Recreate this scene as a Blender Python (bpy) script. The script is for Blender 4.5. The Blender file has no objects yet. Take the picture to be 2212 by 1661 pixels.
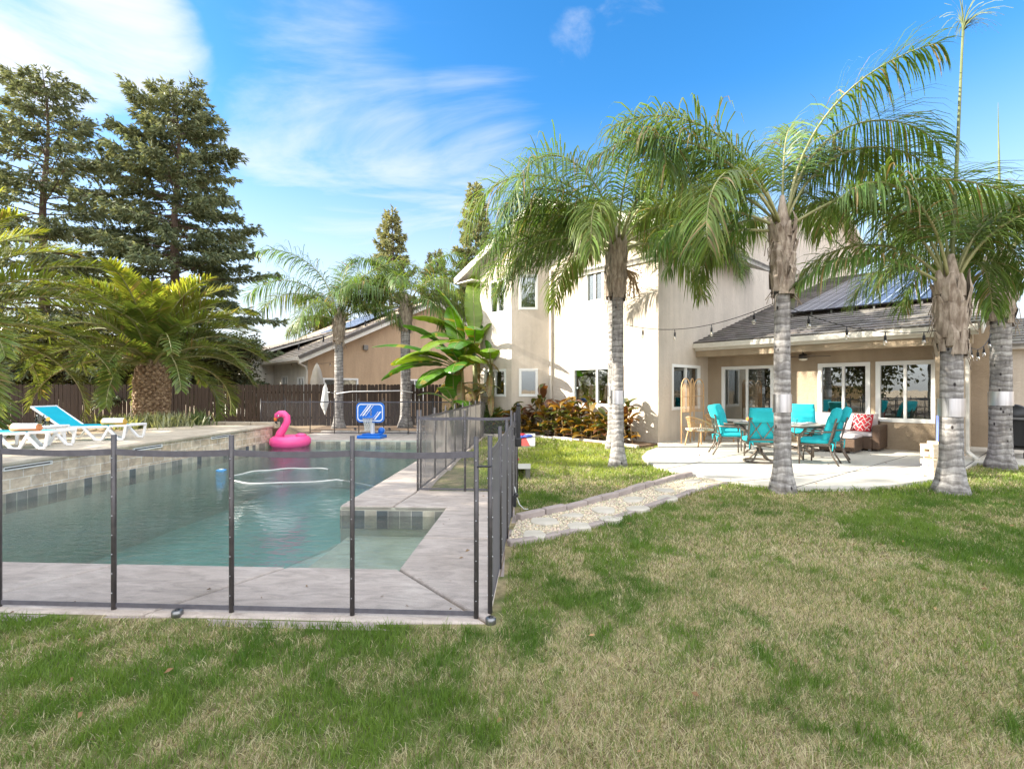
import bpy, bmesh, math, random
import numpy as np
from mathutils import Vector, Matrix
R = math.radians
random.seed(7); rng = np.random.default_rng(7)
S = bpy.context.scene; C = S.collection

# ---------------- camera, world, sun, exposure ----------------
CAMH = 1.54; FPX = 1050.0
cam = bpy.data.cameras.new('camera'); camo = bpy.data.objects.new('camera', cam); C.objects.link(camo)
camo.location = (0, 0, CAMH); camo.rotation_euler = (R(90), 0, 0)
cam.sensor_width = 36; cam.lens = 36*FPX/2212; cam.shift_y = 9.7/2212; cam.clip_end = 900; cam.clip_start = .05
S.camera = camo
SUN_EL = 25.0
sun = bpy.data.lights.new('sun', 'SUN'); suno = bpy.data.objects.new('sun', sun); C.objects.link(suno)
sun.energy = 5.0; sun.angle = R(.53); sun.color = (1, .93, .80)
ld = Vector((math.cos(R(SUN_EL)), .02, -math.sin(R(SUN_EL))))
suno.rotation_euler = ld.to_track_quat('-Z', 'Y').to_euler(); suno.location = (-40, 0, 30)
w = bpy.data.worlds.new('World'); S.world = w; w.use_nodes = True
S.view_settings.view_transform = 'Standard'; S.view_settings.look = 'None'
S.view_settings.exposure = 1.68; S.view_settings.gamma = 1

class NT:
    """tiny node-tree writer"""
    def __init__(s, nt): s.t = nt
    def n(s, typ, ins=None, **kw):
        nd = s.t.nodes.new(typ)
        for k, v in kw.items(): setattr(nd, k, v)
        for k, v in (ins or {}).items():
            i = nd.inputs[k]
            if isinstance(v, bpy.types.NodeSocket): s.t.links.new(v, i)
            else: i.default_value = v
        return nd
    def math(s, op, a, b=0.0, clamp=False):
        return s.n('ShaderNodeMath', {0: a, 1: b}, operation=op, use_clamp=clamp).outputs[0]
    def vmath(s, op, a, b=(0, 0, 0)):
        nd = s.n('ShaderNodeVectorMath', {0: a, 1: b}, operation=op)
        return nd.outputs['Value'] if op in ('DOT_PRODUCT', 'LENGTH') else nd.outputs[0]
    def noise(s, vec, scale, detail=4, rough=.55, dist=0.0, out='Fac'):
        return s.n('ShaderNodeTexNoise', {'Vector': vec, 'Scale': scale, 'Detail': detail, 'Roughness': rough, 'Distortion': dist}).outputs[out]
    def ramp(s, fac, stops):
        nd = s.n('ShaderNodeValToRGB', {0: fac}); e = nd.color_ramp.elements
        while len(e) < len(stops): e.new(.5)
        for q, (p, c) in zip(e, stops):
            q.position = p; q.color = (*c, 1) if not isinstance(c, (int, float)) else (c, c, c, 1)
        return nd.outputs[0]
    def mix(s, fac, a, b, mode='MIX'):
        nd = s.n('ShaderNodeMix', data_type='RGBA', blend_type=mode)
        for i, v in ((0, fac), (6, a), (7, b)):
            if isinstance(v, bpy.types.NodeSocket): s.t.links.new(v, nd.inputs[i])
            else: nd.inputs[i].default_value = v if i == 0 else (*v[:3], 1)
        return nd.outputs[2]
    def mapr(s, v, a, b, c=0.0, d=1.0):
        return s.n('ShaderNodeMapRange', {0: v, 1: a, 2: b, 3: c, 4: d}, interpolation_type='SMOOTHSTEP').outputs[0]

t = NT(w.node_tree); w.node_tree.nodes.clear()
sky = t.n('ShaderNodeTexSky', sky_type='NISHITA', sun_disc=False, sun_elevation=R(SUN_EL), sun_rotation=R(-92),
          altitude=100, air_density=1.0, dust_density=.6, ozone_density=2.2)
tc = t.n('ShaderNodeTexCoord').outputs['Generated']
def vdir(px, py):
    v = Vector(((px-1106)/FPX, 1, (840-py)/FPX)).normalized(); return tuple(v)
sep = t.n('ShaderNodeSeparateXYZ', {0: tc})
zc = t.math('ADD', t.math('MAXIMUM', sep.outputs[2], 0.0), .22)
pl = t.n('ShaderNodeCombineXYZ', {0: t.math('DIVIDE', sep.outputs[0], zc), 1: t.math('DIVIDE', sep.outputs[1], zc), 2: 0.0}).outputs[0]
n1 = t.noise(pl, 2.3, 8, .58, .4); n2 = t.noise(t.vmath('MULTIPLY', pl, (1.0, 2.6, 1)), .9, 7, .6, .8)
def blob(px, py, r0, r1):
    return t.mapr(t.vmath('DOT_PRODUCT', tc, vdir(px, py)), math.cos(R(r1)), math.cos(R(r0)))
b1 = t.math('MAXIMUM', blob(90, 20, 2, 12.5), blob(285, 95, .5, 8))
c1 = t.mapr(t.math('ADD', n1, t.math('MULTIPLY', b1, .44)), .67, .99)
b2 = t.math('MAXIMUM', blob(760, 330, 2, 15), t.math('MULTIPLY', blob(950, 400, 3, 16), .8))
c2 = t.math('MULTIPLY', t.mapr(t.math('ADD', n2, t.math('MULTIPLY', b2, .34)), .585, .99), .70)
b3 = t.math('MAXIMUM', blob(1240, 85, .2, 3.5), blob(1370, 10, .2, 4.5))
c3 = t.math('MULTIPLY', t.mapr(t.math('ADD', t.noise(pl, 6, 6, .6, .5), t.math('MULTIPLY', b3, .24)), .68, 1.0), .35)
hz = t.math('MULTIPLY', t.mapr(sep.outputs[2], .52, .0), 1.0)
cl = t.math('MAXIMUM', t.math('MAXIMUM', c1, c2), t.math('MAXIMUM', c3, hz))
skc = t.n('ShaderNodeHueSaturation', {'Saturation': 1.36, 'Value': 1.22, 'Hue': .500, 'Color': sky.outputs[0]}).outputs[0]
lp = t.mix(t.math('MULTIPLY', cl, .96), skc, (3.7, 3.8, 4.0))
# unseen bright cloud added overhead and behind the camera to fill the shade
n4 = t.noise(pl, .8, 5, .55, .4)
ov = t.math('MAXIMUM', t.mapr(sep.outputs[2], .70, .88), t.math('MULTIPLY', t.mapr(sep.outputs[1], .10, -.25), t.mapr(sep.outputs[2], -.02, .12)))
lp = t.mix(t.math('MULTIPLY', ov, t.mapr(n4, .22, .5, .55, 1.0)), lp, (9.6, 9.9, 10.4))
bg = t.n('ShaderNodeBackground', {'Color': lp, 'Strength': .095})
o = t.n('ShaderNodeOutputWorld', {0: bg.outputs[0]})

# ---------------- materials ----------------
def new_mat(name):
    m = bpy.data.materials.new(name); m.use_nodes = True; m.node_tree.nodes.clear()
    return m, NT(m.node_tree)
def finish(m, t, sh): t.n('ShaderNodeOutputMaterial', {0: sh}); return m
def P(name, col, col2=None, scale=6.0, rough=.6, bump=0.0, bscale=40.0, metal=0.0, spec=.5, tr=0.0, lo=.35, hi=.65, detail=5, stretch=(1, 1, 1)):
    m, t = new_mat(name)
    co = t.vmath('MULTIPLY', t.n('ShaderNodeTexCoord').outputs['Object'], stretch)
    c = (*col, 1)
    if col2:
        c = t.ramp(t.noise(co, scale, detail), [(lo, col), (hi, col2)])
    ins = {'Base Color': c, 'Roughness': rough, 'Metallic': metal, 'Specular IOR Level': spec, 'Transmission Weight': tr}
    if bump:
        ins['Normal'] = t.n('ShaderNodeBump', {'Strength': bump, 'Distance': .01, 'Height': t.noise(co, bscale, 5, .6)}).outputs[0]
    return finish(m, t, t.n('ShaderNodeBsdfPrincipled', ins).outputs[0])
def leaf_mat(name, trans=.3, rough=.45, spec=.4, tint=(1.25, 1.15, .5)):
    m, t = new_mat(name)
    a = t.n('ShaderNodeVertexColor', layer_name='Col').outputs[0]
    b = t.n('ShaderNodeBsdfPrincipled', {'Base Color': a, 'Roughness': rough, 'Specular IOR Level': spec})
    tl = t.n('ShaderNodeBsdfTranslucent', {'Color': t.mix(1.0, a, tint, 'MULTIPLY')})
    return finish(m, t, t.n('ShaderNodeMixShader', {0: trans, 1: b.outputs[0], 2: tl.outputs[0]}).outputs[0])
def col_mat(name, rough=.8, spec=.3, bump=0, bscale=30, nscale=0):
    m, t = new_mat(name)
    a = t.n('ShaderNodeVertexColor', layer_name='Col').outputs[0]
    co = t.n('ShaderNodeTexCoord').outputs['Object']
    if nscale: a = t.mix(1.0, a, t.ramp(t.noise(co, nscale, 6), [(.3, .72), (.7, 1.25)]), 'MULTIPLY')
    ins = {'Base Color': a, 'Roughness': rough, 'Specular IOR Level': spec}
    if bump: ins['Normal'] = t.n('ShaderNodeBump', {'Strength': bump, 'Distance': .01, 'Height': t.noise(co, bscale, 5, .6)}).outputs[0]
    return finish(m, t, t.n('ShaderNodeBsdfPrincipled', ins).outputs[0])
def brick_mat(name, axes, bw, bh, c1, c2, mortar, ms=.012, offset=.5, rough=.7, bump=.4, noisec=None, loc=(0, 0)):
    m, t = new_mat(name)
    sp = t.n('ShaderNodeSeparateXYZ', {0: t.n('ShaderNodeTexCoord').outputs['Object']})
    ax = {'x': 0, 'y': 1, 'z': 2}
    v = t.n('ShaderNodeCombineXYZ', {0: t.math('ADD', sp.outputs[ax[axes[0]]], loc[0]), 1: t.math('ADD', sp.outputs[ax[axes[1]]], loc[1]), 2: 0.0}).outputs[0]
    b = t.n('ShaderNodeTexBrick', {'Vector': v, 'Color1': (*c1, 1), 'Color2': (*c2, 1), 'Mortar': (*mortar, 1), 'Scale': 1.0, 'Mortar Size': ms, 'Brick Width': bw, 'Row Height': bh, 'Bias': 0.0}, offset=offset)
    co = t.n('ShaderNodeTexCoord').outputs['Object']
    c = b.outputs[0]
    if noisec:
        c = t.mix(1.0, c, t.ramp(t.noise(co, noisec, 6, .65, .6), [(.3, .55), (.5, 1.0), (.72, 1.5)]), 'MULTIPLY')
    h = t.math('ADD', t.math('MULTIPLY', b.outputs[1], -1.0), t.math('MULTIPLY', t.noise(co, 30, 4), .6))
    nb = t.n('ShaderNodeBump', {'Strength': bump, 'Distance': .01, 'Height': h}).outputs[0]
    return finish(m, t, t.n('ShaderNodeBsdfPrincipled', {'Base Color': c, 'Roughness': rough, 'Normal': nb}).outputs[0])
def stucco(name, col, v=.12):
    m, t = new_mat(name)
    co = t.n('ShaderNodeTexCoord').outputs['Object']
    a = t.noise(co, .9, 5, .6); sp = t.noise(t.vmath('MULTIPLY', co, (2.5, 2.5, .35)), 1.3, 5, .6)
    c = t.mix(1.0, col, t.ramp(a, [(.3, 1-v), (.7, 1+v*.6)]), 'MULTIPLY')
    c = t.mix(1.0, c, t.ramp(sp, [(.35, .9), (.6, 1.03)]), 'MULTIPLY')
    h = t.math('ADD', t.noise(co, 45, 4, .6), t.math('MULTIPLY', t.noise(co, 11, 3, .5), .8))
    nb = t.n('ShaderNodeBump', {'Strength': .85, 'Distance': .022, 'Height': h}).outputs[0]
    return finish(m, t, t.n('ShaderNodeBsdfPrincipled', {'Base Color': c, 'Roughness': .9, 'Specular IOR Level': .15, 'Normal': nb}).outputs[0])
def concrete(name, c1, c2, c3, seam=.35, sc=.8):
    m, t = new_mat(name)
    co = t.n('ShaderNodeTexCoord').outputs['Object']
    n = t.noise(co, sc, 8, .62, .5); f = t.noise(t.vmath('MULTIPLY', co, (1, 3.2, 1)), 3.0, 7, .65, 1.2)
    c = t.ramp(n, [(.32, c1), (.52, c2), (.7, c3)])
    c = t.mix(1.0, c, t.ramp(f, [(.3, .97-.62*seam), (.55, 1.03), (.75, 1.05+.4*seam)]), 'MULTIPLY')
    c = t.mix(1.0, c, t.ramp(t.noise(co, 90, 3), [(.3, .9), (.7, 1.08)]), 'MULTIPLY')
    h = t.math('ADD', t.math('MULTIPLY', f, seam*3), t.math('MULTIPLY', t.noise(co, 60, 4), .4))
    nb = t.n('ShaderNodeBump', {'Strength': .4, 'Distance': .012, 'Height': h}).outputs[0]
    return finish(m, t, t.n('ShaderNodeBsdfPrincipled', {'Base Color': c, 'Roughness': .75, 'Normal': nb}).outputs[0])
def glass_dark(name, inner=(.03, .032, .03), refl=1.5):
    m, t = new_mat(name)
    co = t.n('ShaderNodeTexCoord').outputs['Object']
    nb = t.n('ShaderNodeBump', {'Strength': .03, 'Distance': .02, 'Height': t.noise(co, 2.2, 2)}).outputs[0]
    d = t.n('ShaderNodeBsdfTransparent', {'Color': (.62, .66, .64, 1)})
    g = t.n('ShaderNodeBsdfGlossy', {'Color': (.95, .97, .96, 1), 'Roughness': .0, 'Normal': nb})
    f = t.math('ADD', t.math('MULTIPLY', t.n('ShaderNodeFresnel', {'IOR': refl, 'Normal': nb}).outputs[0], 1.0), .17, True)
    return finish(m, t, t.n('ShaderNodeMixShader', {0: f, 1: d.outputs[0], 2: g.outputs[0]}).outputs[0])
def clear_glass(name, tint):
    m, t = new_mat(name)
    d = t.n('ShaderNodeBsdfTransparent', {'Color': (*tint, 1)}); g = t.n('ShaderNodeBsdfGlossy', {'Roughness': .02})
    f = t.n('ShaderNodeFresnel', {'IOR': 1.5}).outputs[0]
    return finish(m, t, t.n('ShaderNodeMixShader', {0: f, 1: d.outputs[0], 2: g.outputs[0]}).outputs[0])
def mesh_screen():
    m, t = new_mat('fence_mesh_fabric')
    fac = t.n('ShaderNodeLayerWeight', {'Blend': .5}).outputs['Facing']
    cosv = t.math('MAXIMUM', t.math('SUBTRACT', 1.0, fac), .06)
    op = t.math('SUBTRACT', 1.0, t.math('POWER', .77, t.math('DIVIDE', 1.0, cosv)))
    d = t.n('ShaderNodeBsdfDiffuse', {'Color': (.17, .165, .17, 1)})
    tl = t.n('ShaderNodeBsdfTranslucent', {'Color': (.20, .185, .17, 1)})
    dd = t.n('ShaderNodeMixShader', {0: .35, 1: d.outputs[0], 2: tl.outputs[0]})
    tr = t.n('ShaderNodeBsdfTransparent')
    return finish(m, t, t.n('ShaderNodeMixShader', {0: op, 1: tr.outputs[0], 2: dd.outputs[0]}).outputs[0])
def water_mat():
    m, t = new_mat('pool_water')
    co = t.n('ShaderNodeTexCoord').outputs['Object']
    h = t.math('ADD', t.noise(t.vmath('MULTIPLY', co, (1.0, 2.6, 1)), 4.6, 4, .55, .7), t.math('MULTIPLY', t.noise(t.vmath('MULTIPLY', co, (1, 1.7, 1)), 9, 2, .5, .5), .35))
    amp = t.mapr(t.noise(co, .42, 2), .35, .68, .25, 1.0)
    nb = t.n('ShaderNodeBump', {'Strength': t.math('MULTIPLY', amp, .5), 'Distance': .07, 'Height': h}).outputs[0]
    f = t.n('ShaderNodeFresnel', {'IOR': 1.33, 'Normal': nb}).outputs[0]
    f = t.math('MULTIPLY', f, 1.0, True)
    tp = t.n('ShaderNodeBsdfTransparent', {'Color': (.97, .99, .98, 1)})
    g = t.n('ShaderNodeBsdfGlossy', {'Color': (1, 1, 1, 1), 'Roughness': .02, 'Normal': nb})
    sh = t.n('ShaderNodeMixShader', {0: f, 1: tp.outputs[0], 2: g.outputs[0]}).outputs[0]
    vo = t.n('ShaderNodeVolumeAbsorption', {'Color': (.36, .76, .76, 1), 'Density': .42})
    t.n('ShaderNodeOutputMaterial', {0: sh, 1: vo.outputs[0]}); return m

M = dict(
    stucco=stucco('stucco_cream', (.60, .525, .44)), stucco_tan=stucco('stucco_tan', (.40, .315, .225)), stucco_n=stucco('stucco_neighbour', (.50, .355, .235), .08),
    stucco_white=stucco('stucco_white', (.72, .69, .62)),
    trim=P('trim_cream', (.62, .58, .51), (.68, .64, .57), 8, .5), white=P('white_plastic', (.80, .80, .80), (.74, .74, .75), 5, .38),
    frame=P('vinyl_frame', (.78, .78, .76), None, rough=.35), tile=col_mat('roof_tile', .85, .25, .5, 25, 3.5),
    glass=glass_dark('window_glass'), clear=clear_glass('clear_glass', (.9, .93, .92)), lemon=clear_glass('lemonade', (.85, .83, .58)),
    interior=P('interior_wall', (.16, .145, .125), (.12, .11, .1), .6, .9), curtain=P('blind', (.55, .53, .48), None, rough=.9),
    wood_fence=P('fence_brown', (.030, .019, .013), (.058, .038, .027), 2.6, .8, .6, 20, stretch=(9, 9, .7)), wood_lt=P('wood_light', (.52, .36, .17), (.60, .44, .24), 4, .7, .3, 20, stretch=(5, 5, .5)),
    post=P('fence_post_black', (.045, .04, .042), (.07, .062, .062), 20, .38, .1, 60), rail=P('mesh_border', (.075, .07, .082), (.10, .095, .11), 20, .6), mesh=mesh_screen(),
    black=P('black_plastic', (.012, .012, .014), None, rough=.4), darkmetal=P('dark_metal', (.05, .047, .045), None, rough=.4, metal=.5),
    bronze=P('bronze_frame', (.13, .105, .085), (.16, .13, .105), 12, .42, metal=.55), steel=P('sheet_metal', (.66, .66, .68), (.42, .42, .44), 18, .30, .55, 16, metal=1.0, stretch=(1, 1, .02)),
    deck=concrete('stamped_concrete', (.37, .31, .265), (.45, .385, .34), (.51, .45, .40), .5, .9), raised=concrete('raised_concrete', (.37, .31, .23), (.46, .39, .30), (.52, .46, .37), .3, 1.1),
    patio=concrete('patio_concrete', (.45, .42, .37), (.52, .49, .43), (.58, .55, .49), .08, .5), joint=P('joint_dark', (.06, .055, .05), None, rough=1),
    plaster=concrete('pool_plaster', (.40, .42, .36), (.50, .52, .45), (.60, .60, .52), .1, .9), shallow=concrete('pool_shelf', (.36, .36, .29), (.46, .45, .36), (.54, .52, .42), .2, 1.2),
    stone=brick_mat('stone_tile', 'xz', .30, .16, (.47, .36, .25), (.58, .47, .36), (.68, .63, .56), .006, .37, .7, .4, 4.5, (0, .115)),
    band=brick_mat('waterline_tile', 'xz', .155, .4, (.52, .47, .36), (.035, .06, .075), (.45, .43, .38), .004, 0, .3, .1, 2.5),
    water=water_mat(), teal=P('turquoise_fabric', (.020, .40, .46), (.028, .45, .51), 5, .85, .3, 220, spec=.2), sling=P('sling_fabric', (.0, .33, .44), (.0, .37, .48), 5, .7, .2, 300, spec=.3),
    pink=P('pink_vinyl', (.80, .07, .26), (.84, .085, .29), 3, .32), blue=P('blue_plastic', (.005, .13, .55), (.005, .15, .6), 4, .35), ltblue=P('light_blue_plastic', (.06, .35, .75), None, rough=.4),
    orange=P('orange', (.75, .22, .03), None, rough=.6), petal=P('dry_leaf_litter', (.16, .085, .035), (.30, .18, .08), 5, .8), towel_w=P('towel_white', (.78, .76, .74), None, rough=.95, bump=.5, bscale=200), towel_o=P('towel_orange', (.66, .24, .09), (.72, .30, .13), 20, .95, .5, 200), towel_y=P('towel_yellow', (.62, .38, .06), (.68, .44, .1), 20, .95, .5, 200),
    red=P('red_paint', (.62, .055, .045), None, rough=.6), grey=P('grey_paint', (.38, .38, .35), (.42, .42, .39), 6, .6), bluebag=P('blue_cloth', (.06, .11, .46), None, rough=.9), redcloth=P('red_cloth', (.40, .02, .03), (.46, .03, .04), 8, .9, .4, 150),
    rattan=P('rattan', (.50, .30, .14), (.58, .37, .19), 14, .6, .3, 60), wicker=brick_mat('wicker', 'xz', .03, .012, (.16, .09, .05), (.22, .13, .075), (.05, .03, .02), .003, .5, .6, .9), cushion=P('grey_cushion', (.46, .41, .41), (.50, .45, .45), 6, .9, .3, 200), cream=P('cream_cushion', (.72, .66, .56), None, rough=.9),
    mulch=P('mulch', (.10, .06, .035), (.21, .14, .085), 9, .95, 1.0, 35), dirt=P('garden_dirt', (.26, .18, .11), (.42, .31, .20), 3, .95, .9, 25), edge=P('edging_stone', (.27, .225, .205), (.37, .31, .285), 5, .85, .5, 40), whitestone=P('border_stone', (.55, .50, .44), (.66, .61, .55), 5, .85, .5, 40),
    flag=P('flagstone', (.40, .365, .30), (.50, .455, .385), 4, .85, .4, 30), gravelbase=P('gravel_base', (.30, .25, .17), (.42, .36, .27), 30, .95, .9, 60), gravel=col_mat('gravel', .85, .3),
    leaf=leaf_mat('palm_leaf', .42), canary=leaf_mat('canary_leaf', .44, .38, .45), needle=leaf_mat('conifer_needles', .30, .6, .2, (1.1, 1.0, .6)), broad=leaf_mat('broad_leaf', .34, .32, .5, (1.25, 1.25, .35)), canna=leaf_mat('canna_leaf', .32, .35, .5, (1.5, 1.1, .3)), grassm=leaf_mat('grass_blade', .42, .55, .25),
    lawn=col_mat('lawn_soil', .95, .1, .8, 70, 18), bark=P('conifer_bark', (.09, .06, .042), (.15, .105, .08), 8, .9, .8, 30, stretch=(3, 3, .6)), stem=P('green_stem', (.17, .19, .06), (.26, .25, .1), 6, .6), rachis=P('frond_stalk', (.20, .21, .075), (.30, .28, .13), 4, .5), driedstem=P('dry_leaf', (.30, .20, .10), (.42, .30, .17), 5, .8),
    boot=P('palm_boot', (.17, .125, .09), (.42, .35, .28), 6, .85, .8, 35, stretch=(3, 3, .7)), scale=P('canary_bark', (.13, .075, .04), (.46, .33, .21), 11, .85, .8, 40), solar_frame=P('solar_frame', (.03, .03, .035), None, rough=.4, metal=.6),
    rubber=P('rubber', (.02, .02, .022), None, rough=.8), bulb=clear_glass('bulb_glass', (.95, .93, .9)), net=P('white_net', (.52, .52, .50), (.62, .62, .6), rough=.8), purple=P('purple_box', (.10, .03, .22), None, rough=.5), magenta=P('magenta_box', (.65, .03, .28), None, rough=.5),
    grille=P('steel_grey', (.22, .22, .22), None, rough=.3, metal=.8), jenga=P('pine_block', (.56, .44, .30), (.68, .57, .42), 5, .7, .2, 40), bean=P('lavender_plastic', (.16, .22, .75), None, rough=.35),
)
def trunk_mat():
    m, t = new_mat('palm_trunk')
    co = t.n('ShaderNodeTexCoord').outputs['Object']; sp = t.n('ShaderNodeSeparateXYZ', {0: co})
    z = t.math('ADD', sp.outputs[2], t.math('MULTIPLY', t.noise(t.vmath('MULTIPLY', co, (1, 1, .8)), 2.6, 4), .30))
    rg = t.math('MULTIPLY', t.math('ADD', t.math('SINE', t.math('MULTIPLY', z, 56.0)), 1.0), .5)
    n = t.noise(t.vmath('MULTIPLY', co, (5, 5, 1.2)), 2.2, 6, .65); n2 = t.noise(t.vmath('MULTIPLY', co, (1.5, 1.5, 9)), 1.8, 5, .6)
    c = t.ramp(t.math('ADD', t.math('MULTIPLY', n, .55), t.math('MULTIPLY', n2, .45)), [(.36, (.12, .11, .105)), (.5, (.26, .245, .235)), (.62, (.44, .42, .40))])
    c = t.mix(t.mapr(t.math('MULTIPLY', rg, n2), .16, .02, 0, .5), c, (.10, .09, .082))
    pit = t.n('ShaderNodeTexVoronoi', {'Vector': t.vmath('MULTIPLY', co, (9, 9, 5.0)), 'Scale': 1.0}).outputs['Distance']
    c = t.mix(t.mapr(pit, .20, .10), c, (.035, .03, .03))
    h = t.math('ADD', t.math('MULTIPLY', rg, .5), t.math('MULTIPLY', n, .8))
    nb = t.n('ShaderNodeBump', {'Strength': .8, 'Distance': .02, 'Height': h}).outputs[0]
    return finish(m, t, t.n('ShaderNodeBsdfPrincipled', {'Base Color': c, 'Roughness': .9, 'Specular IOR Level': .2, 'Normal': nb}).outputs[0])
M['trunk'] = trunk_mat(); M['spear'] = P('spear_green', (.085, .11, .035), (.13, .15, .06), 5, .6); M['beige'] = P('beige_canvas', (.42, .37, .30), (.50, .44, .36), 4, .9)
def solar_mat():
    m, t = new_mat('solar_cells')
    sp = t.n('ShaderNodeSeparateXYZ', {0: t.n('ShaderNodeTexCoord').outputs['Object']})
    v = t.n('ShaderNodeCombineXYZ', {0: sp.outputs[0], 1: sp.outputs[1], 2: 0.0}).outputs[0]
    b = t.n('ShaderNodeTexBrick', {'Vector': v, 'Color1': (.006, .012, .035, 1), 'Color2': (.008, .016, .045, 1), 'Mortar': (.42, .45, .5, 1), 'Scale': 1.0, 'Mortar Size': .011, 'Brick Width': .26, 'Row Height': .16}, offset=0.0)
    return finish(m, t, t.n('ShaderNodeBsdfPrincipled', {'Base Color': b.outputs[0], 'Roughness': .35, 'Specular IOR Level': .25, 'Coat Weight': .12, 'Coat Roughness': .1}).outputs[0])
M['solar'] = solar_mat()

# ---------------- mesh builder ----------------
def wloc(o):
    v = Vector((0, 0, 0))
    while o is not None: v = v + o.location; o = o.parent
    return v
class MB:
    def __init__(s): s.v = []; s.f = []
    def add(s, vs, fs):
        k = len(s.v); s.v += [tuple(p) for p in vs]; s.f += [tuple(i+k for i in f) for f in fs]; return s
    def hexa(s, p): return s.add(p, [(3, 2, 1, 0), (4, 5, 6, 7), (0, 1, 5, 4), (1, 2, 6, 5), (2, 3, 7, 6), (3, 0, 4, 7)])
    def box(s, x0, x1, y0, y1, z0, z1, m=None):
        p = [Vector(q) for q in ((x0, y0, z0), (x1, y0, z0), (x1, y1, z0), (x0, y1, z0), (x0, y0, z1), (x1, y0, z1), (x1, y1, z1), (x0, y1, z1))]
        if m: p = [m @ q for q in p]
        return s.hexa(p)
    def boxf(s, O, u, n, a0, a1, b0, b1, z0, z1):
        O, u, n = Vector(O), Vector(u), Vector(n); Z = Vector((0, 0, 1))
        q = lambda a, b, z: O+u*a+n*b+Z*z
        return s.hexa([q(a0, b0, z0), q(a1, b0, z0), q(a1, b1, z0), q(a0, b1, z0), q(a0, b0, z1), q(a1, b0, z1), q(a1, b1, z1), q(a0, b1, z1)])
    def bar(s, p0, p1, w, h=None, up=(0, 0, 1)):
        p0, p1 = Vector(p0), Vector(p1); d = (p1-p0).normalized(); h = h or w
        x = d.cross(Vector(up))
        if x.length < 1e-3: x = Vector((1, 0, 0))
        x.normalize(); y = x.cross(d); x *= w/2; y *= h/2
        return s.hexa([p0-x-y, p0+x-y, p0+x+y, p0-x+y, p1-x-y, p1+x-y, p1+x+y, p1-x+y])
    def tube(s, pts, r, n=8, cap=True):
        pts = [Vector(p) for p in pts]; k = len(pts); rs = r if isinstance(r, (list, tuple)) else [r]*k
        vs = []; x = None
        for i, p in enumerate(pts):
            d = (pts[min(i+1, k-1)]-pts[max(i-1, 0)]).normalized()
            if x is None:
                x = d.cross(Vector((0, 0, 1)))
                if x.length < .05: x = d.cross(Vector((0, 1, 0)))
            x = (x-d*x.dot(d)).normalized(); y = d.cross(x)
            for j in range(n):
                a = 2*math.pi*j/n; vs.append(p+(x*math.cos(a)+y*math.sin(a))*rs[i])
        fs = [(i*n+j, i*n+(j+1) % n, (i+1)*n+(j+1) % n, (i+1)*n+j) for i in range(k-1) for j in range(n)]
        if cap: fs += [tuple(range(n-1, -1, -1)), tuple(range((k-1)*n, k*n))]
        return s.add(vs, fs)
    def ring(s, c, rad, r, n=32, m=10, sx=1, sy=1):
        vs = []; c = Vector(c)
        for i in range(n):
            a = 2*math.pi*i/n
            for j in range(m):
                b = 2*math.pi*j/m; q = rad+r*math.cos(b)
                vs.append(c+Vector((q*math.cos(a)*sx, q*math.sin(a)*sy, r*math.sin(b))))
        return s.add(vs, [(i*m+j, ((i+1) % n)*m+j, ((i+1) % n)*m+(j+1) % m, i*m+(j+1) % m) for i in range(n) for j in range(m)])
    def lathe(s, prof, n=20, c=(0, 0, 0), cap=True):
        c = Vector(c); vs = [c+Vector((r*math.cos(2*math.pi*j/n), r*math.sin(2*math.pi*j/n), z)) for r, z in prof for j in range(n)]; k = len(prof)
        fs = [(i*n+j, i*n+(j+1) % n, (i+1)*n+(j+1) % n, (i+1)*n+j) for i in range(k-1) for j in range(n)]
        if cap: fs += [tuple(range(n-1, -1, -1)), tuple(range((k-1)*n, k*n))]
        return s.add(vs, fs)
    def prism(s, poly, z0, z1):
        n = len(poly)
        if sum(poly[i][0]*poly[(i+1) % n][1]-poly[(i+1) % n][0]*poly[i][1] for i in range(n)) < 0: poly = poly[::-1]
        vs = [(x, y, z0) for x, y in poly]+[(x, y, z1) for x, y in poly]
        return s.add(vs, [tuple(range(n-1, -1, -1)), tuple(range(n, 2*n))]+[(i, (i+1) % n, (i+1) % n+n, i+n) for i in range(n)])
    def ball(s, c, r, n=12, m=8, sx=1, sy=1, sz=1):
        return s.lathe2([(math.sin(math.pi*i/m)*r, -math.cos(math.pi*i/m)*r) for i in range(m+1)], n, c, sx, sy, sz)
    def lathe2(s, prof, n, c, sx, sy, sz):
        c = Vector(c); vs = [c+Vector((max(r, 1e-4)*math.cos(2*math.pi*j/n)*sx, max(r, 1e-4)*math.sin(2*math.pi*j/n)*sy, z*sz)) for r, z in prof for j in range(n)]; k = len(prof)
        return s.add(vs, [(i*n+j, i*n+(j+1) % n, (i+1)*n+(j+1) % n, (i+1)*n+j) for i in range(k-1) for j in range(n)])
    def xf(s, m): s.v = [tuple(m @ Vector(p)) for p in s.v]; return s
    def build(s, name, mat, parent=None, smooth=False, bevel=0, w=False, seg=2, col=None):
        me = bpy.data.meshes.new(name); v = s.v
        if w and parent is not None:
            L = wloc(parent); v = [(a-L.x, b-L.y, c-L.z) for a, b, c in v]
        me.from_pydata(v, [], s.f); me.materials.append(M[mat] if isinstance(mat, str) else mat)
        if smooth: me.polygons.foreach_set('use_smooth', [True]*len(me.polygons))
        if col is not None:
            ca = me.color_attributes.new('Col', 'FLOAT_COLOR', 'POINT'); ca.data.foreach_set('color', np.c_[np.asarray(col, dtype=np.float32), np.ones(len(col), np.float32)].ravel())
        me.update(); o = bpy.data.objects.new(name, me); C.objects.link(o); o.parent = parent
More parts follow.
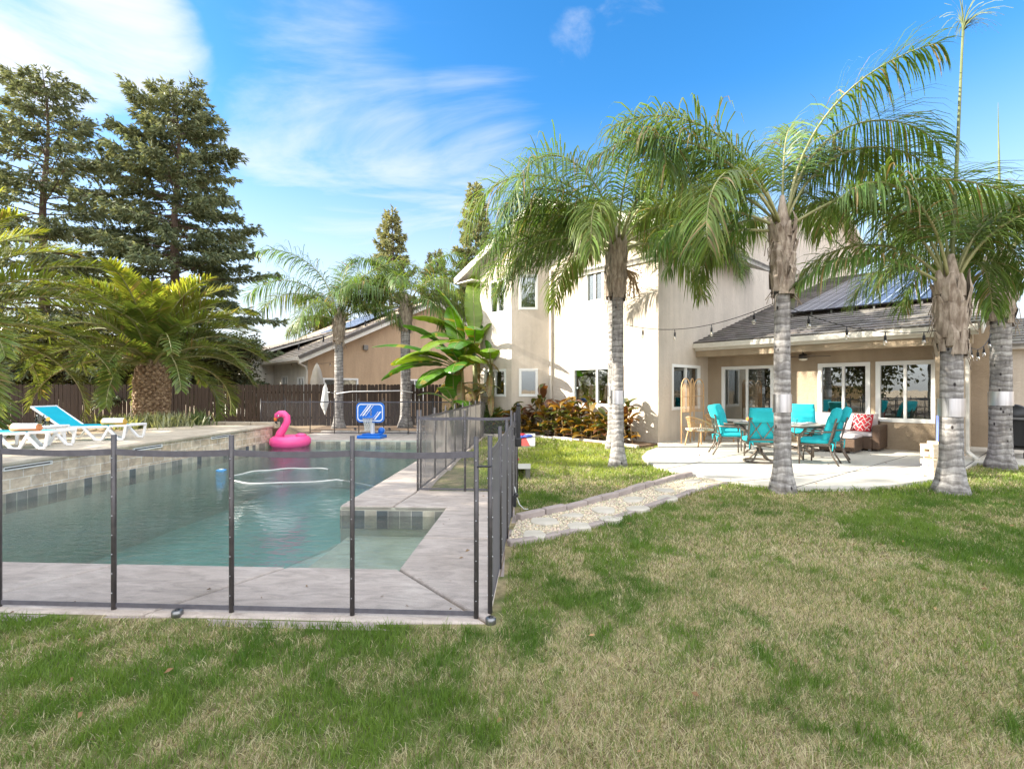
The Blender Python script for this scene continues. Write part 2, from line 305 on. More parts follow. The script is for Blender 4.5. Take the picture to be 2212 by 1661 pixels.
        if bevel:
            b = o.modifiers.new('bevel', 'BEVEL'); b.width = bevel; b.segments = seg; b.limit_method = 'ANGLE'; b.angle_limit = R(40)
        return o
def npmesh(name, V, F, mat, parent=None, col=None, smooth=False, w=False):
    V = np.asarray(V, np.float32); F = np.asarray(F, np.int32)
    if w and parent is not None: V = V-np.array(wloc(parent), np.float32)
    me = bpy.data.meshes.new(name); me.vertices.add(len(V)); me.vertices.foreach_set('co', V.ravel())
    me.loops.add(F.size); me.loops.foreach_set('vertex_index', F.ravel()); me.polygons.add(len(F))
    me.polygons.foreach_set('loop_start', np.arange(len(F), dtype=np.int32)*F.shape[1])
    if smooth: me.polygons.foreach_set('use_smooth', np.ones(len(F), bool))
    me.materials.append(M[mat])
    if col is not None:
        ca = me.color_attributes.new('Col', 'FLOAT_COLOR', 'POINT'); ca.data.foreach_set('color', np.c_[np.asarray(col, np.float32), np.ones(len(col), np.float32)].ravel())
    me.update(calc_edges=True); me.validate()
    o = bpy.data.objects.new(name, me); C.objects.link(o); o.parent = parent; return o
def tag(o, label, cat, group=None):
    o['label'] = label; o['category'] = cat
    if group: o['group'] = group
    return o
def thing(name, label, cat, loc=(0, 0, 0), rz=0, group=None):
    o = bpy.data.objects.new(name, None); C.objects.link(o); o.empty_display_size = .2
    o.location = loc; o.rotation_euler = (0, 0, rz); return tag(o, label, cat, group)
def struct(o, kind='structure'): o['kind'] = kind; return o
def dup(root, loc, rz, label, group=None):
    def cp(o, par):
        c = o.copy(); C.objects.link(c); c.parent = par
        for ch in list(o.children): cp(ch, c)
        return c
    r = cp(root, None); r.location = loc; r.rotation_euler = (0, 0, rz); r['label'] = label
    if group: r['group'] = group
    return r
def G(x, y, z=0):
    """ground point seen at photo position (x, y)"""
    Y = FPX*(CAMH-z)/(y-840.4); return ((x-1106)/FPX*Y, Y)
# value noise for plant colour
_tab = rng.random((256, 256))
def vn(x, y, sc=1.0, seed=0):
    x = np.asarray(x)*sc+seed*17.3+1000; y = np.asarray(y)*sc+seed*9.1+1000
    xi = np.floor(x).astype(int); yi = np.floor(y).astype(int); fx = x-xi; fy = y-yi
    fx = fx*fx*(3-2*fx); fy = fy*fy*(3-2*fy); g = lambda a, b: _tab[a & 255, b & 255]
    return (g(xi, yi)*(1-fx)+g(xi+1, yi)*fx)*(1-fy)+(g(xi, yi+1)*(1-fx)+g(xi+1, yi+1)*fx)*fy
def fbm(x, y, sc, seed=0, o=4):
    return sum(vn(x, y, sc*2**i, seed+i)*.5**i for i in range(o))/sum(.5**i for i in range(o))
def inpoly(x, y, poly):
    r = np.zeros(len(x), bool); n = len(poly)
    for i in range(n):
        x0, y0 = poly[i]; x1, y1 = poly[(i+1) % n]
        if y0 == y1: continue
        c = ((y0 > y) != (y1 > y)) & (x < (x1-x0)*(y-y0)/(y1-y0)+x0); r ^= c
    return r
# ---------------- pool frame ----------------
PO = (-.97, 4.17); _s = .0514; _n = math.hypot(1, _s); PC, PS = 1/_n, _s/_n
def PL(u, v): return (PO[0]+u*PC+v*PS, PO[1]-u*PS+v*PC)
PROT = -math.atan2(PS, PC)
def plroot(o): o.location = (PO[0], PO[1], 0); o.rotation_euler = (0, 0, PROT); return o
UW, UN, VN, VE = -6.62, -1.42, 2.2, 10.45      # raised wall, narrow side, notch, far edge
WATER = -.13
def ringsheet(mb, X, Yv, hole, z):
    for i in range(len(X)-1):
        for j in range(len(Yv)-1):
            if (X[i], Yv[j]) in hole: continue
            mb.add([(X[i], Yv[j], z), (X[i+1], Yv[j], z), (X[i+1], Yv[j+1], z), (X[i], Yv[j+1], z)], [(0, 1, 2, 3)])
g = MB(); ringsheet(g, [-400, UW-3.4, .5, 400], [-400, -.5, VE+.4, 700], {(UW-3.4, -.5)}, -.03)
plroot(struct(g.build('ground', 'dirt')))

# pool shell, deck, raised wall
p = MB(); fl = -1.5
def floorq(m, u0, u1, v0, v1, z): m.add([(u0, v0, z), (u1, v0, z), (u1, v1, z), (u0, v1, z)], [(0, 1, 2, 3)])
def wallq(m, a, b, z0, z1): m.add([(*a, z0), (*b, z0), (*b, z1), (*a, z1)], [(0, 1, 2, 3)])
XL = -9.6
floorq(p, XL, UN, -.02, VE+.02, fl)
for a, b in (((XL, 0), (-2.1, 0)), ((UN, VN), (UN, VE)), ((UN, VE), (UW, VE)), ((UW, VE), (UW, -.02)), ((XL, 0), (XL, -.02))): wallq(p, a, b, fl, -.02)
p.add([(-1.3, 0, -.5), (-1.3, VN, -.5), (-2.2, VN, -.85), (-4.4, VN, fl), (-4.4, 0, fl), (-2.2, 0, -.85)], [(0, 1, 2, 5), (5, 2, 3, 4)])
p.add([(-1.3, VN, -.5), (UN, VN, -.5), (UN, VN+2.2, fl), (-4.4, VN+.0, fl), (-2.2, VN, -.85)], [(0, 1, 2, 4), (4, 2, 3)])
plroot(struct(p.build('pool_basin', 'plaster')))
p = MB(); floorq(p, -1.3, .02, -.02, VN+.02, -.40); wallq(p, (-1.3, 0), (-1.3, VN), -.52, -.40)
wallq(p, (-2.1, 0), (0, 0), -1.5, -.02); wallq(p, (0, 0), (0, VN), -.5, -.02); wallq(p, (0, VN), (UN, VN), -.9, -.02)
plroot(struct(p.build('pool_shelf', 'shallow')))
b = MB()
for a, c, n in (((UN, VN), (0, VN), (0, -1)), ((UN, VE), (UW, VE), (0, -1))):
    b.box(min(a[0], c[0]), max(a[0], c[0]), a[1]-.012, a[1]-.002, -.30, -.065)
plroot(struct(b.build('waterline_tiles', 'band')))
wt = MB(); wt.prism([(UW-.03, -.03), (.03, -.03), (.03, VN+.03), (UN+.03, VN+.03), (UN+.03, VE+.03), (UW-.03, VE+.03)], -1.6, WATER)
plroot(struct(wt.build('pool_water', 'water')))
d = MB(); e = .024
def slab(u0, u1, v0, v1, z0=-.075, z1=0.0): d.box(u0+e/2, u1-e/2, v0+e/2, v1-e/2, z0, z1)
OUT = -.93
joints = [-12, -9.0, -6.2, -4.7, -3.35, -2.05]
# near strip with slanted joints
js = [(-12, -12), (-8.6, -8.6), (-6.1, -5.6), (-4.45, -3.9), (-3.05, -2.5), (-1.52, -.98), (.87, 0)]
for (o0, i0), (o1, i1) in zip(js, js[1:]):
    d.prism([(o0+e/2, OUT), (o1-e/2, OUT), (i1-e/2, -.0), (i0+e/2, -.0)], -.075, 0)
d.prism([(.87, OUT+e), (.87, .86), (0, .86), (0, e)], -.075, 0)
d.prism([(.87, .86+e), (.87, VN+.02), (0, VN-.01), (0, .86+e)], -.075, 0)
d.prism([(.87, VN+.03), (.87, 3.2), (-.62, 3.2), (-.62, 3.0), (-.7, VN), (0, VN)], -.075, 0)
d.prism([(-.715, VN), (-.64, 3.0), (-.64, 3.2), (UN, 3.2), (UN, VN)], -.075, 0)
for v0, v1 in ((3.2, 5.3), (5.3, 7.6), (7.6, 9.4), (9.4, VE)): slab(UN, -.5, v0, v1)
for u0, u1 in ((UW, -4.9), (-4.9, -3.2), (-3.2, -1.8), (-1.8, -.5)): slab(u0, u1, VE, 12.55)
plroot(struct(d.build('pool_deck', 'deck', bevel=.022, seg=3)))
k = MB(); k.box(-12, .88, OUT-.11, OUT-.005, -.06, -.012); k.box(.878, .985, OUT-.11, 3.25, -.06, -.012)
k.box(-12, .8, OUT, -.03, -.10, -.085); k.box(.03, .86, OUT, 3.1, -.1, -.085); k.box(UN+.03, -.5, VN+.04, VE, -.1, -.085); k.box(UW, -.5, VE+.03, 12.5, -.1, -.085)
plroot(struct(k.build('deck_border', 'edge', bevel=.015)))

rw = thing('raised_pool_wall', 'tan stone tiled raised wall along the far left side of the pool', 'wall'); plroot(rw)
# local frame for the tile pattern: x runs along the wall, so parts are turned by 90 degrees
def turned(o): o.rotation_euler = (0, 0, R(90)); o.location = (UW, 0, 0); return o
# in turned frame: local x = v, local y = -(u-UW)
s = MB(); s.box(-3.4, 9.85, .0, .28, 0.0, .405); turned(s.build('tile_face', 'stone', rw))
s = MB(); s.box(-3.4, 9.85, -.006, .0, -.30, -.002); turned(s.build('waterline_band', 'band', rw))
s = MB(); s.box(UW-3.2, UW, 9.852, 9.86, -.3, .405); s.build('end_face', 'stone', rw)
cs = [-3.4, -1.1, .9, 2.35, 3.95, 5.6, 7.05, 8.6, 9.9]
s = MB()
for a, c in zip(cs, cs[1:]): s.box(a+.005, c-.005, -.05, .33, .405, .475)
turned(s.build('coping', 'raised', rw, bevel=.025, seg=3))
for v in (2.95, 5.25, 7.5, .6):
    s = MB(); s.box(v-.36, v+.36, -.028, -.001, .335, .352); s.box(v-.36, v+.36, -.028, -.001, .378, .395); s.box(v-.36, v-.345, -.027, -.002, .351, .379); s.box(v+.345, v+.36, -.027, -.002, .351, .379)
    o = turned(s.build('water_spout', 'white', rw)); q = MB(); q.box(-.345, .345, -.004, -.001, .352, .378); q = q.build('slot', 'black', o); q.location = (v, 0, 0)
s = MB()
for a, c in ((-3.4, .2), (.2, 3.1), (3.1, 6.2), (6.2, 9.88)): s.box(UW-2.85, UW-.335, a+.006, c-.006, .38, .463)
plroot(struct(s.build('raised_terrace', 'raised', bevel=.012)))
s = MB(); X = np.linspace(-24, -6.9, 70); Yv = np.linspace(-4, 21.5, 100); gx, gy = np.meshgrid(X, Yv)
gz = np.where(gy < 15.5, .40, np.clip(.40-(gy-15.5)*.12, .03, .4))+(fbm(gx, gy, 1.7, 3)-.5)*.09
edge = np.clip((-7.35-gx)/.5, 0, 1); gz = np.where(gy > 14.6, gz*edge-.02*(1-edge), gz)
ter = -9.0-.0*gx; keep = (gx < UW-2.85+(gy)*.05) | (gy > 14.2)
gz = np.where(gx > -9.4, np.where(gy < 14.2, -.05, gz), gz)
V = np.c_[gx.ravel(), gy.ravel(), gz.ravel()]; idx = np.arange(70*100).reshape(100, 70)
F = np.stack([idx[:-1, :-1], idx[:-1, 1:], idx[1:, 1:], idx[1:, :-1]], -1).reshape(-1, 4); cen = V[F].mean(1); F = F[~((cen[:, 0] > -9.7) & (cen[:, 1] < 14.35))]
struct(npmesh('garden_bed', V, F, 'mulch' if False else 'dirt', smooth=True))
s = MB(); s.box(UW-1, 2.2, 12.55, 17.5, -.05, .01); plroot(struct(s.build('mulch_bed', 'mulch')))
# loose edging stones behind the far deck and beside the terrace
u = UW+.15; i = 0
while u < -.6:
    l = random.uniform(.32, .6); q = MB(); q.box(-l/2+.01, l/2-.01, -.07, .07, -.02, random.uniform(.05, .08))
    o = q.build('edging_stone', 'whitestone', bevel=.02); x, y = PL(u+l/2, 12.72+.06*math.sin(u*1.7)); o.location = (x, y, 0); o.rotation_euler = (0, 0, PROT+random.uniform(-.1, .1))
    tag(o, 'low pale edging stone in the row between the far pool deck and the mulch bed', 'edging stone', 'edging stones along the mulch bed'); u += l
for j in range(6):
    q = MB(); q.box(-.42, .42, -.12, .12, -.1, .14); o = q.build('planter_block', 'raised', bevel=.02); o.location = (-7.75-j*.88, 15.3+j*.12, .36-.0*j); o.rotation_euler = (0, 0, R(-6))
    tag(o, 'low concrete block in the row edging the soil behind the raised terrace', 'block', 'concrete blocks by the canary palm')

# ---------------- lawn, path, patio ----------------
lower = [G(*q) for q in ((1096, 1176), (1150, 1168), (1200, 1157), (1262, 1142), (1330, 1121), (1390, 1100), (1450, 1078), (1510, 1058), (1572, 1044))]
upper = [G(*q) for q in ((1118, 1126), (1185, 1112), (1250, 1096), (1330, 1075), (1400, 1053), (1452, 1038), (1492, 1030))]
path = lower+upper[::-1]
pedge = [G(*q) for q in ((1424, 968), (1398, 978), (1386, 990), (1394, 1001), (1420, 1012), (1455, 1022), (1492, 1030), (1572, 1044), (1640, 1052), (1708, 1058), (1770, 1060), (1827, 1059.5), (1890, 1057), (1950, 1051), (2010, 1042), (2060, 1027), (2086, 1014), (2110, 1004), (2160, 1006), (2230, 1008))]
KX, KY = 4.069, 13.52; EX = Vector((.67323, -.73943, 0)); EY = Vector((.73943, .67323, 0))
def HL(x, y): v = Vector((KX, KY, 0))+EX*x+EY*y; return (v.x, v.y)
patio = pedge+[(22, 9.6), (26, 14), HL(6, 9), HL(5.5, 3.6), HL(-.05, 3.6), HL(-.05, .02)]
PZ = .05
m = MB(); m.prism(patio, -.06, PZ); struct(m.build('patio', 'patio', bevel=.015))
jn = MB()
for a, c in (((1432, 1014), (1690, 962)), ((1700, 1058), (1960, 985)), ((2075, 1015), (2150, 965)), ((1560, 1043), (2020, 1003))):
    A, B = G(*a, PZ), G(*c, PZ); jn.bar((*A, PZ+.002), (*B, PZ+.002), .012, .004)
struct(jn.build('patio_joints', 'joint'))
m = MB(); m.prism(path, -.04, .012); struct(m.build('gravel_path', 'gravelbase'))
def lawnok(x, y, pad=0.0):
    u = (x-PO[0])*PC-(y-PO[1])*PS; v = (x-PO[0])*PS+(y-PO[1])*PC
    ok = (v < OUT-.10+pad) | ((v <= 3.15) & (u > .975-pad)) | ((v > 3.15) & (u > -.46))
    hx = (x-KX)*EX.x+(y-KY)*EX.y; hy = (x-KX)*EY.x+(y-KY)*EY.y
    ok &= ~((hy > -1.15-.25*np.sin(hx*1.1)*0-np.where(hx < -4.2, .95, 0)) & (hx < .3))
    ok &= (hx > -7.6) & ~inpoly(x, y, path) & ~inpoly(x, y, patio)
    return ok
def lawncol(x, y):
    d = fbm(x, y, .55, 1, 5); f = fbm(x, y, 4.4, 5, 4)
    edge = np.clip((y-5.6)/3, 0, 1)                      # greener towards the house, patchy winter turf in front
    g2_ = fbm(x, y, 1.15, 61, 3); tan = np.clip(.56+(d-.5)*1.9+(f-.5)*1.5+(g2_-.5)*1.2+(fbm(x, y, 15, 91, 2)-.5)*1.5-.22*edge-.10*np.clip(-x/2.5, -1, 1), .04, .93)
    return tan
N = 260; X = np.linspace(-9, 17, N); Yv = np.linspace(.4, 17.5, 190); gx, gy = np.meshgrid(X, Yv)
ok = lawnok(gx.ravel(), gy.ravel(), .06).reshape(gx.shape)
gz = -.012+(fbm(gx, gy, .9, 11)-.5)*.02
tn = lawncol(gx, gy)[..., None]
colr = (1-tn)*np.array([.08, .115, .03])+tn*np.array([.30, .24, .14]); colr *= (.75+.5*fbm(gx, gy, 9, 21))[..., None]
idx = np.arange(gx.size).reshape(gx.shape)
F = np.stack([idx[:-1, :-1], idx[:-1, 1:], idx[1:, 1:], idx[1:, :-1]], -1).reshape(-1, 4)
cell = (ok[:-1, :-1] | ok[:-1, 1:] | ok[1:, 1:] | ok[1:, :-1]).ravel()
struct(npmesh('lawn', np.c_[gx.ravel(), gy.ravel(), gz.ravel()], F[cell], 'lawn', col=colr.reshape(-1, 3), smooth=True))
# grass blades (mass of ground cover)
def blades():
    xs = []; ys = []; ws = []; hs = []
    for y0, y1, x0, x1, dens, wd, h in ((1.2, 2.6, -4.2, 6.0, 13000, .0034, .036), (2.6, 4.2, -6.2, 7.8, 8000, .0040, .036), (4.2, 7, -.5, 11, 3800, .0058, .036), (7, 10.5, -.6, 14, 1100, .011, .045), (10.5, 15.5, -1.6, 5, 800, .015, .05)):
        n = int((y1-y0)*(x1-x0)*dens); x = rng.uniform(x0, x1, n); y = rng.uniform(y0, y1, n)
        k = (x > -y*1.12-.6) & (x < y*1.12+2.6) & lawnok(x, y, .03)
        xs.append(x[k]); ys.append(y[k]); ws.append(np.full(k.sum(), wd)); hs.append(np.full(k.sum(), h))
    x, y, wd, h = map(np.concatenate, (xs, ys, ws, hs)); n = len(x)
    tan = lawncol(x, y); isT = rng.random(n) < tan*.74
    thick = fbm(x, y, 2.2, 31); tall = fbm(x, y, 6.5, 77)
    h = h*np.where(isT, rng.uniform(.45, 1.0, n), rng.uniform(.5, 1.5, n)*(.6+1.1*thick*(.5+tall)+.6*np.clip(.4-tan, 0, .4)))
    a = rng.uniform(0, 2*math.pi, n); lean = np.where(isT, rng.uniform(.6, 1.9, n), rng.uniform(.1, .95, n))
    fb = rng.uniform(0, 2*math.pi, n)
    dx, dy = np.cos(fb)*lean*h, np.sin(fb)*lean*h; wx, wy = np.cos(a)*wd/2, np.sin(a)*wd/2
    z0 = np.full(n, -.012)
    V = np.stack([np.c_[x-wx, y-wy, z0], np.c_[x+wx, y+wy, z0], np.c_[x+wx*.8+dx*.4, y+wy*.8+dy*.4, z0+h*.62], np.c_[x-wx*.8+dx*.4, y-wy*.8+dy*.4, z0+h*.62], np.c_[x+dx+wx*.1, y+dy+wy*.1, z0+h], np.c_[x+dx-wx*.1, y+dy-wy*.1, z0+h]], 1).reshape(-1, 3)
    b = np.arange(n)[:, None]*6; F = np.concatenate([b+np.array([[0, 1, 2, 3]]), b+np.array([[3, 2, 4, 5]])])
    far = np.clip((y-6.5)/3.5, 0, 1)[:, None]; g1 = np.array([.05, .125, .015])*(1-far)+np.array([.13, .20, .03])*far; g2 = np.array([.165, .25, .045])*(1-far)+np.array([.33, .37, .07])*far; t1 = np.array([.27, .235, .14])*(1+.3*far); t2 = np.array([.54, .49, .335]); br = np.array([.12, .08, .045])
    ol = np.array([.17, .215, .075])*(1+.25*far); og = np.clip(tan*1.5-.2, 0, .85)[:, None]
    r = rng.random(n)[:, None]; pt = np.clip((fbm(x, y, 1.3, 41)-.38)*4, 0, 1)[:, None]
    g1, g2, ol, t1, t2 = g1*1.1, g2*1.15, ol*1.18, t1*1.25, t2*1.17
    c = np.where(isT[:, None], np.where(r < .14, br, t1+(t2-t1)*r), (g1+(g2-g1)*np.clip(r*.5+pt*.5, 0, 1))*(1-og)+ol*(.7+.6*r)*og)
    o = npmesh('grass', V, F, 'grassm', col=np.repeat(c, 6, 0)); o['kind'] = 'stuff'
    return o
tag(blades(), 'short patchy green and straw coloured turf covering the lawn', 'grass')
# gravel chips
n = 15000; px = np.array([q[0] for q in path]); py = np.array([q[1] for q in path])
x = rng.uniform(px.min(), px.max(), n*3); y = rng.uniform(py.min(), py.max(), n*3); k = inpoly(x, y, path); x, y = x[k], y[k]; n = len(x)
a = rng.uniform(0, 6.28, n); l = rng.uniform(.015, .038, n); wd = l*rng.uniform(.3, .6, n); hz = rng.uniform(.006, .016, n); tl = rng.uniform(-.008, .008, n)
ux, uy = np.cos(a), np.sin(a); pts = []
for sx, sy, top in ((-1, -1, 0), (1, -1, 0), (1, 1, 0), (-1, 1, 0), (-.6, -.6, 1), (.6, -.6, 1), (.6, .6, 1), (-.6, .6, 1)):
    pts.append(np.c_[x+ux*l*sx*.5-uy*wd*sy*.5, y+uy*l*sx*.5+ux*wd*sy*.5, .010+top*hz+tl*sx])
V = np.stack(pts, 1).reshape(-1, 3); b = np.arange(n)[:, None]*8
F = np.concatenate([b+np.array([q]) for q in ((4, 5, 6, 7), (0, 1, 5, 4), (1, 2, 6, 5), (2, 3, 7, 6), (3, 0, 4, 7))])
c = np.array([.58, .50, .37])*(.5+.75*rng.random((n, 1)))*(1+rng.uniform(-.1, .1, (n, 3)))
tag(struct(npmesh('gravel', V, F, 'gravel', col=np.repeat(c, 8, 0)), 'stuff'), 'loose cream gravel chips filling the curved path', 'gravel')
# flagstones
where = ['at the pool fence end of the path, nearest the camera', 'by the far edging at the pool fence end of the path', 'third along, in the near half of the path', 'small and behind the third, against the far edging', 'with a dark tilted edge, third on the near side', 'bright and pointed, against the far edging', 'pinkish, on the near side at the middle of the path', 'pale, on the far side at the middle of the path', 'on the near side just past the middle of the path', 'on the far side just past the middle of the path', 'on the near side close to the patio', 'last before the patio on the far side']
for i, (cx, cy, w_, h_) in enumerate(((1152, 1160, 62, 20), (1176, 1131, 80, 18), (1250, 1141, 66, 18), (1238, 1118, 60, 10), (1318, 1125, 66, 14), (1302, 1106, 66, 16), (1376, 1103, 64, 14), (1368, 1083, 60, 14), (1440, 1080, 54, 13), (1436, 1062, 54, 11), (1497, 1058, 46, 10), (1495, 1043, 48, 10))):
    ry = random.Random(i*3+1); poly = []
    for q in range(9):
        an = 2*math.pi*q/9+ry.uniform(-.2, .2); rr = ry.uniform(.82, 1.12); sq = 1/max(abs(math.cos(an)), abs(math.sin(an)))**.5
        poly.append(G(cx+math.cos(an)*w_/2*rr*sq*.84, cy-math.sin(an)*h_/2*rr*sq*.84))
    cxw = sum(q[0] for q in poly)/9; cyw = sum(q[1] for q in poly)/9
    m = MB(); m.prism([(a-cxw, c-cyw) for a, c in poly], -.02, .035); o = m.build('stepping_stone', 'flag', bevel=.008); o.location = (cxw, cyw, 0); o.rotation_euler = (R(ry.uniform(-1.5, 1.5)), R(ry.uniform(-1.5, 1.5)), 0)
    tag(o, 'tan stepping stone '+where[i], 'stepping stone', 'stepping stones in the gravel path')
def edgerow(line, wmin, wmax, mat, hgt, nm, lab, cat, grp, th=.10):
    pts = [Vector((*q, 0)) for q in line]; seg = [(a, b) for a, b in zip(pts, pts[1:])]; L = sum((b-a).length for a, b in seg)
    def along(s):
        for a, b in seg:
            l = (b-a).length
            if s <= l: return a+(b-a)*(s/l), (b-a).normalized()
            s -= l
        return pts[-1], (seg[-1][1]-seg[-1][0]).normalized()
    s = 0
    while s < L-.05:
        l = min(random.uniform(wmin, wmax), L-s); c, dr = along(s+l/2); m = MB(); m.box(-l/2+.006, l/2-.006, -th/2, th/2, -.03, hgt*random.uniform(.8, 1.15)); o = m.build(nm, mat, bevel=.014)
        o.location = c; o.rotation_euler = (0, R(random.uniform(-1.5, 1.5)), math.atan2(dr.y, dr.x)+random.uniform(-.05, .05)); tag(o, lab, cat, grp); s += l
edgerow(upper, .3, .42, 'edge', .085, 'edging_block', 'grey brown concrete edging block in the curb along the far side of the gravel path', 'edging block', 'edging blocks on the far side of the path')
edgerow(lower, .26, .40, 'edge', .035, 'edging_block', 'low sunken edging block in the near curb of the gravel path beside the lawn', 'edging block', 'edging blocks on the near side of the path', .09)
bed = [HL(q, -1.05-.10*math.sin(q)+(-.85 if q < -4.3 else 0)*min(1, (-4.3-q)/.5 if q < -4.3 else 0)) for q in np.linspace(-5.6, .05, 14)]
edgerow(bed, .28, .45, 'whitestone', .07, 'edging_stone', 'white stone in the curved border of the canna bed along the house', 'edging stone', 'border stones of the canna bed', .12)
m = MB(); m.prism([HL(-7.2, -.9), HL(-5.4, -1.9), HL(-4.6, -1.35), HL(-3.5, -1.05), HL(0, -1.0), HL(0, .03), HL(-4.05, .03), HL(-4.9, -.9), HL(-6.6, -.95)], -.04, .03); struct(m.build('flower_bed', 'mulch'))
for i, (x_, y_, lb) in enumerate(((383, 1327, 'round grey sprinkler head in the grass in front of the pool fence'), (1060, 1343, 'round grey sprinkler head in the grass at the corner post of the pool fence'))):
    gx_, gy_ = G(x_, y_); t_ = thing('sprinkler_head', lb, 'sprinkler', (gx_, gy_, 0), 0, 'sprinkler heads')
    m = MB(); m.lathe([(.036, -.03), (.036, .024), (.030, .030), (.018, .031)], 18); m.build('rim', 'grille', t_, True); m = MB(); m.lathe([(.016, .02), (.014, .036)], 12); m.build('nozzle', 'black', t_, True)
# ---------------- house ----------------
KP = Vector((KX, KY, 0)); HROT = math.atan2(EX.y, EX.x)
house = thing('house', 'two storey cream stucco house with tiled gable roofs and covered patio wing', 'house', (KX, KY, 0), HROT)
def wallholes(m, O, u, W, z0, z1, holes, inn, dep=.11):
    O, u, inn = Vector(O), Vector(u), Vector(inn); us = sorted({0, W, *[a for h in holes for a in h[:2]]}); zs = sorted({z0, z1, *[a for h in holes for a in h[2:]]})
    Z = Vector((0, 0, 1)); q = lambda a, z, d=0: O+u*a+Z*z+inn*d
    for a, b in zip(us, us[1:]):
        for c, d in zip(zs, zs[1:]):
            if any(h[0] <= (a+b)/2 <= h[1] and h[2] <= (c+d)/2 <= h[3] for h in holes): continue
            m.add([q(a, c), q(b, c), q(b, d), q(a, d)], [(0, 1, 2, 3)])
    for a, b, c, d in holes:
        m.add([q(a, c), q(b, c), q(b, c, dep), q(a, c, dep), q(a, d), q(b, d), q(b, d, dep), q(a, d, dep)], [(0, 1, 2, 3), (4, 5, 6, 7), (0, 3, 7, 4), (1, 2, 6, 5)])
def window(par, O, u, inn, a0, a1, z0, z1, nm='window', fw=.055, npane=2, blind=0, mull=None, frame='frame', sill=0):
    O, u, inn = Vector(O), Vector(u), Vector(inn); f = MB()
    f.boxf(O, u, inn, a0-.03, a1+.03, -.022, .07, z1-fw, z1+.03); f.boxf(O, u, inn, a0-.03, a1+.03, -.022, .07, z0-.03, z0+fw)
    f.boxf(O, u, inn, a0-.03, a0+fw, -.022, .07, z0+fw, z1-fw); f.boxf(O, u, inn, a1-fw, a1+.03, -.022, .07, z0+fw, z1-fw)
    mid = mull or [a0+(a1-a0)*i/npane for i in range(1, npane)]
    for c in mid: f.boxf(O, u, inn, c-.03, c+.03, -.004, .065, z0+fw, z1-fw)
    o = f.build(nm, frame, par, bevel=.006)
    ed = [a0+fw-.01]+list(mid)+[a1-fw+.01]
    for a, b in zip(ed, ed[1:]):
        g = MB(); g.boxf(O, u, inn, a, b, .045, .05, z0+fw-.01, z1-fw+.01); g.build('pane', 'glass', o)
        if blind: g = MB(); g.boxf(O, u, inn, a, b, .10, .105, z0+(z1-z0)*(1-blind), z1-fw); g.build('blind', 'curtain', o)
    return o
BA = (-4.98, -.99); AL = -6.69
bdir = Vector((BA[0]+4.079, BA[1], 0)).normalized(); blen = math.hypot(BA[0]+4.079, BA[1]); bn = Vector((-bdir.y, bdir.x, 0))
if bn.y < 0: bn = -bn        # inward
gz_ = lambda x: 7.52-.416*abs(x+3.45)
m = MB(); XU = (1, 0, 0); YI = (0, 1, 0)
HW = [(-3.09, -1.18, 1.03, 2.2), (-2.55, -1.88, 4.26, 5.35)]
wallholes(m, (-4.079, 0, 0), XU, 4.079, 0, 5.4, [(a+4.079, b+4.079, c, d) for a, b, c, d in HW], YI)
HA = [(-6.43, -5.29, 1.3, 2.2), (-6.12, -5.29, 4.2, 5.35)]
wallholes(m, (AL, BA[1], 0), XU, BA[0]-AL, 0, 5.4, [(a-AL, b-AL, c, d) for a, b, c, d in HA], YI)
HB = [(.283, .866, 1.31, 2.2), (.283, .866, 4.26, 5.4)]
wallholes(m, (BA[0], BA[1], 0), -bdir, blen, 0, 5.5, HB, bn)
Z5 = 5.4; cut = .07
m.add([(-4.079, 0, Z5), (0, 0, Z5), (0, 0, gz_(0)-cut), (-3.45, 0, gz_(-3.45)-cut), (-4.079, 0, gz_(-4.079)-cut)], [(0, 1, 2, 3, 4)])
m.add([(AL, BA[1], Z5), (*BA, Z5), (*BA, gz_(BA[0])-cut), (AL, BA[1], gz_(AL)-cut)], [(0, 1, 2, 3)])
m.add([(*BA, 5.5), (-4.079, 0, 5.5), (-4.079, 0, gz_(-4.079)-cut), (*BA, gz_(BA[0])-cut)], [(0, 1, 2, 3)])
wallholes(m, (0, 0, 0), (0, 1, 0), 21, 0, 5.2, [(.75, 2.39, .96, 2.23)], (-1, 0, 0))
RS = .352; rz = lambda y: 5.28+RS*y if y <= 16.4 else 5.28+RS*16.4-RS*(y-16.4)
m.add([(0, 0, 5.2), (0, 21, 5.2), (0, 21, rz(21)-cut), (0, 16.4, rz(16.4)-cut), (0, 0, rz(0)-cut)], [(0, 1, 2, 3, 4)])
m.add([(AL, BA[1], 0), (AL, 21, 0), (AL, 21, 5.4), (AL, BA[1], 5.4)], [(0, 1, 2, 3)]); m.add([(AL, 21, 0), (0, 21, 0), (0, 21, 9.2), (AL, 21, 9.2)], [(0, 1, 2, 3)])
m.build('wall', 'stucco', house)
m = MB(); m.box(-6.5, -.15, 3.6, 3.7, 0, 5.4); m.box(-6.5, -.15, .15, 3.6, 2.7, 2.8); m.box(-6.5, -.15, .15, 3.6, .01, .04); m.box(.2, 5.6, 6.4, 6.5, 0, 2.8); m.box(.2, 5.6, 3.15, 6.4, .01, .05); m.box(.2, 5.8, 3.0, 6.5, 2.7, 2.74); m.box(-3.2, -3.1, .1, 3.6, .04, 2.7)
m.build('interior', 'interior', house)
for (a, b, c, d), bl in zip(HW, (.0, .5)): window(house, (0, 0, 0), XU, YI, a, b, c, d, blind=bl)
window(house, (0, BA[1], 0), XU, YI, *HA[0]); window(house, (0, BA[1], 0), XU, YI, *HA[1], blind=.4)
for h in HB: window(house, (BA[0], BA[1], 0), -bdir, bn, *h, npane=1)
window(house, (0, 0, 0), (0, 1, 0), (-1, 0, 0), .75, 2.39, .96, 2.23, blind=0)
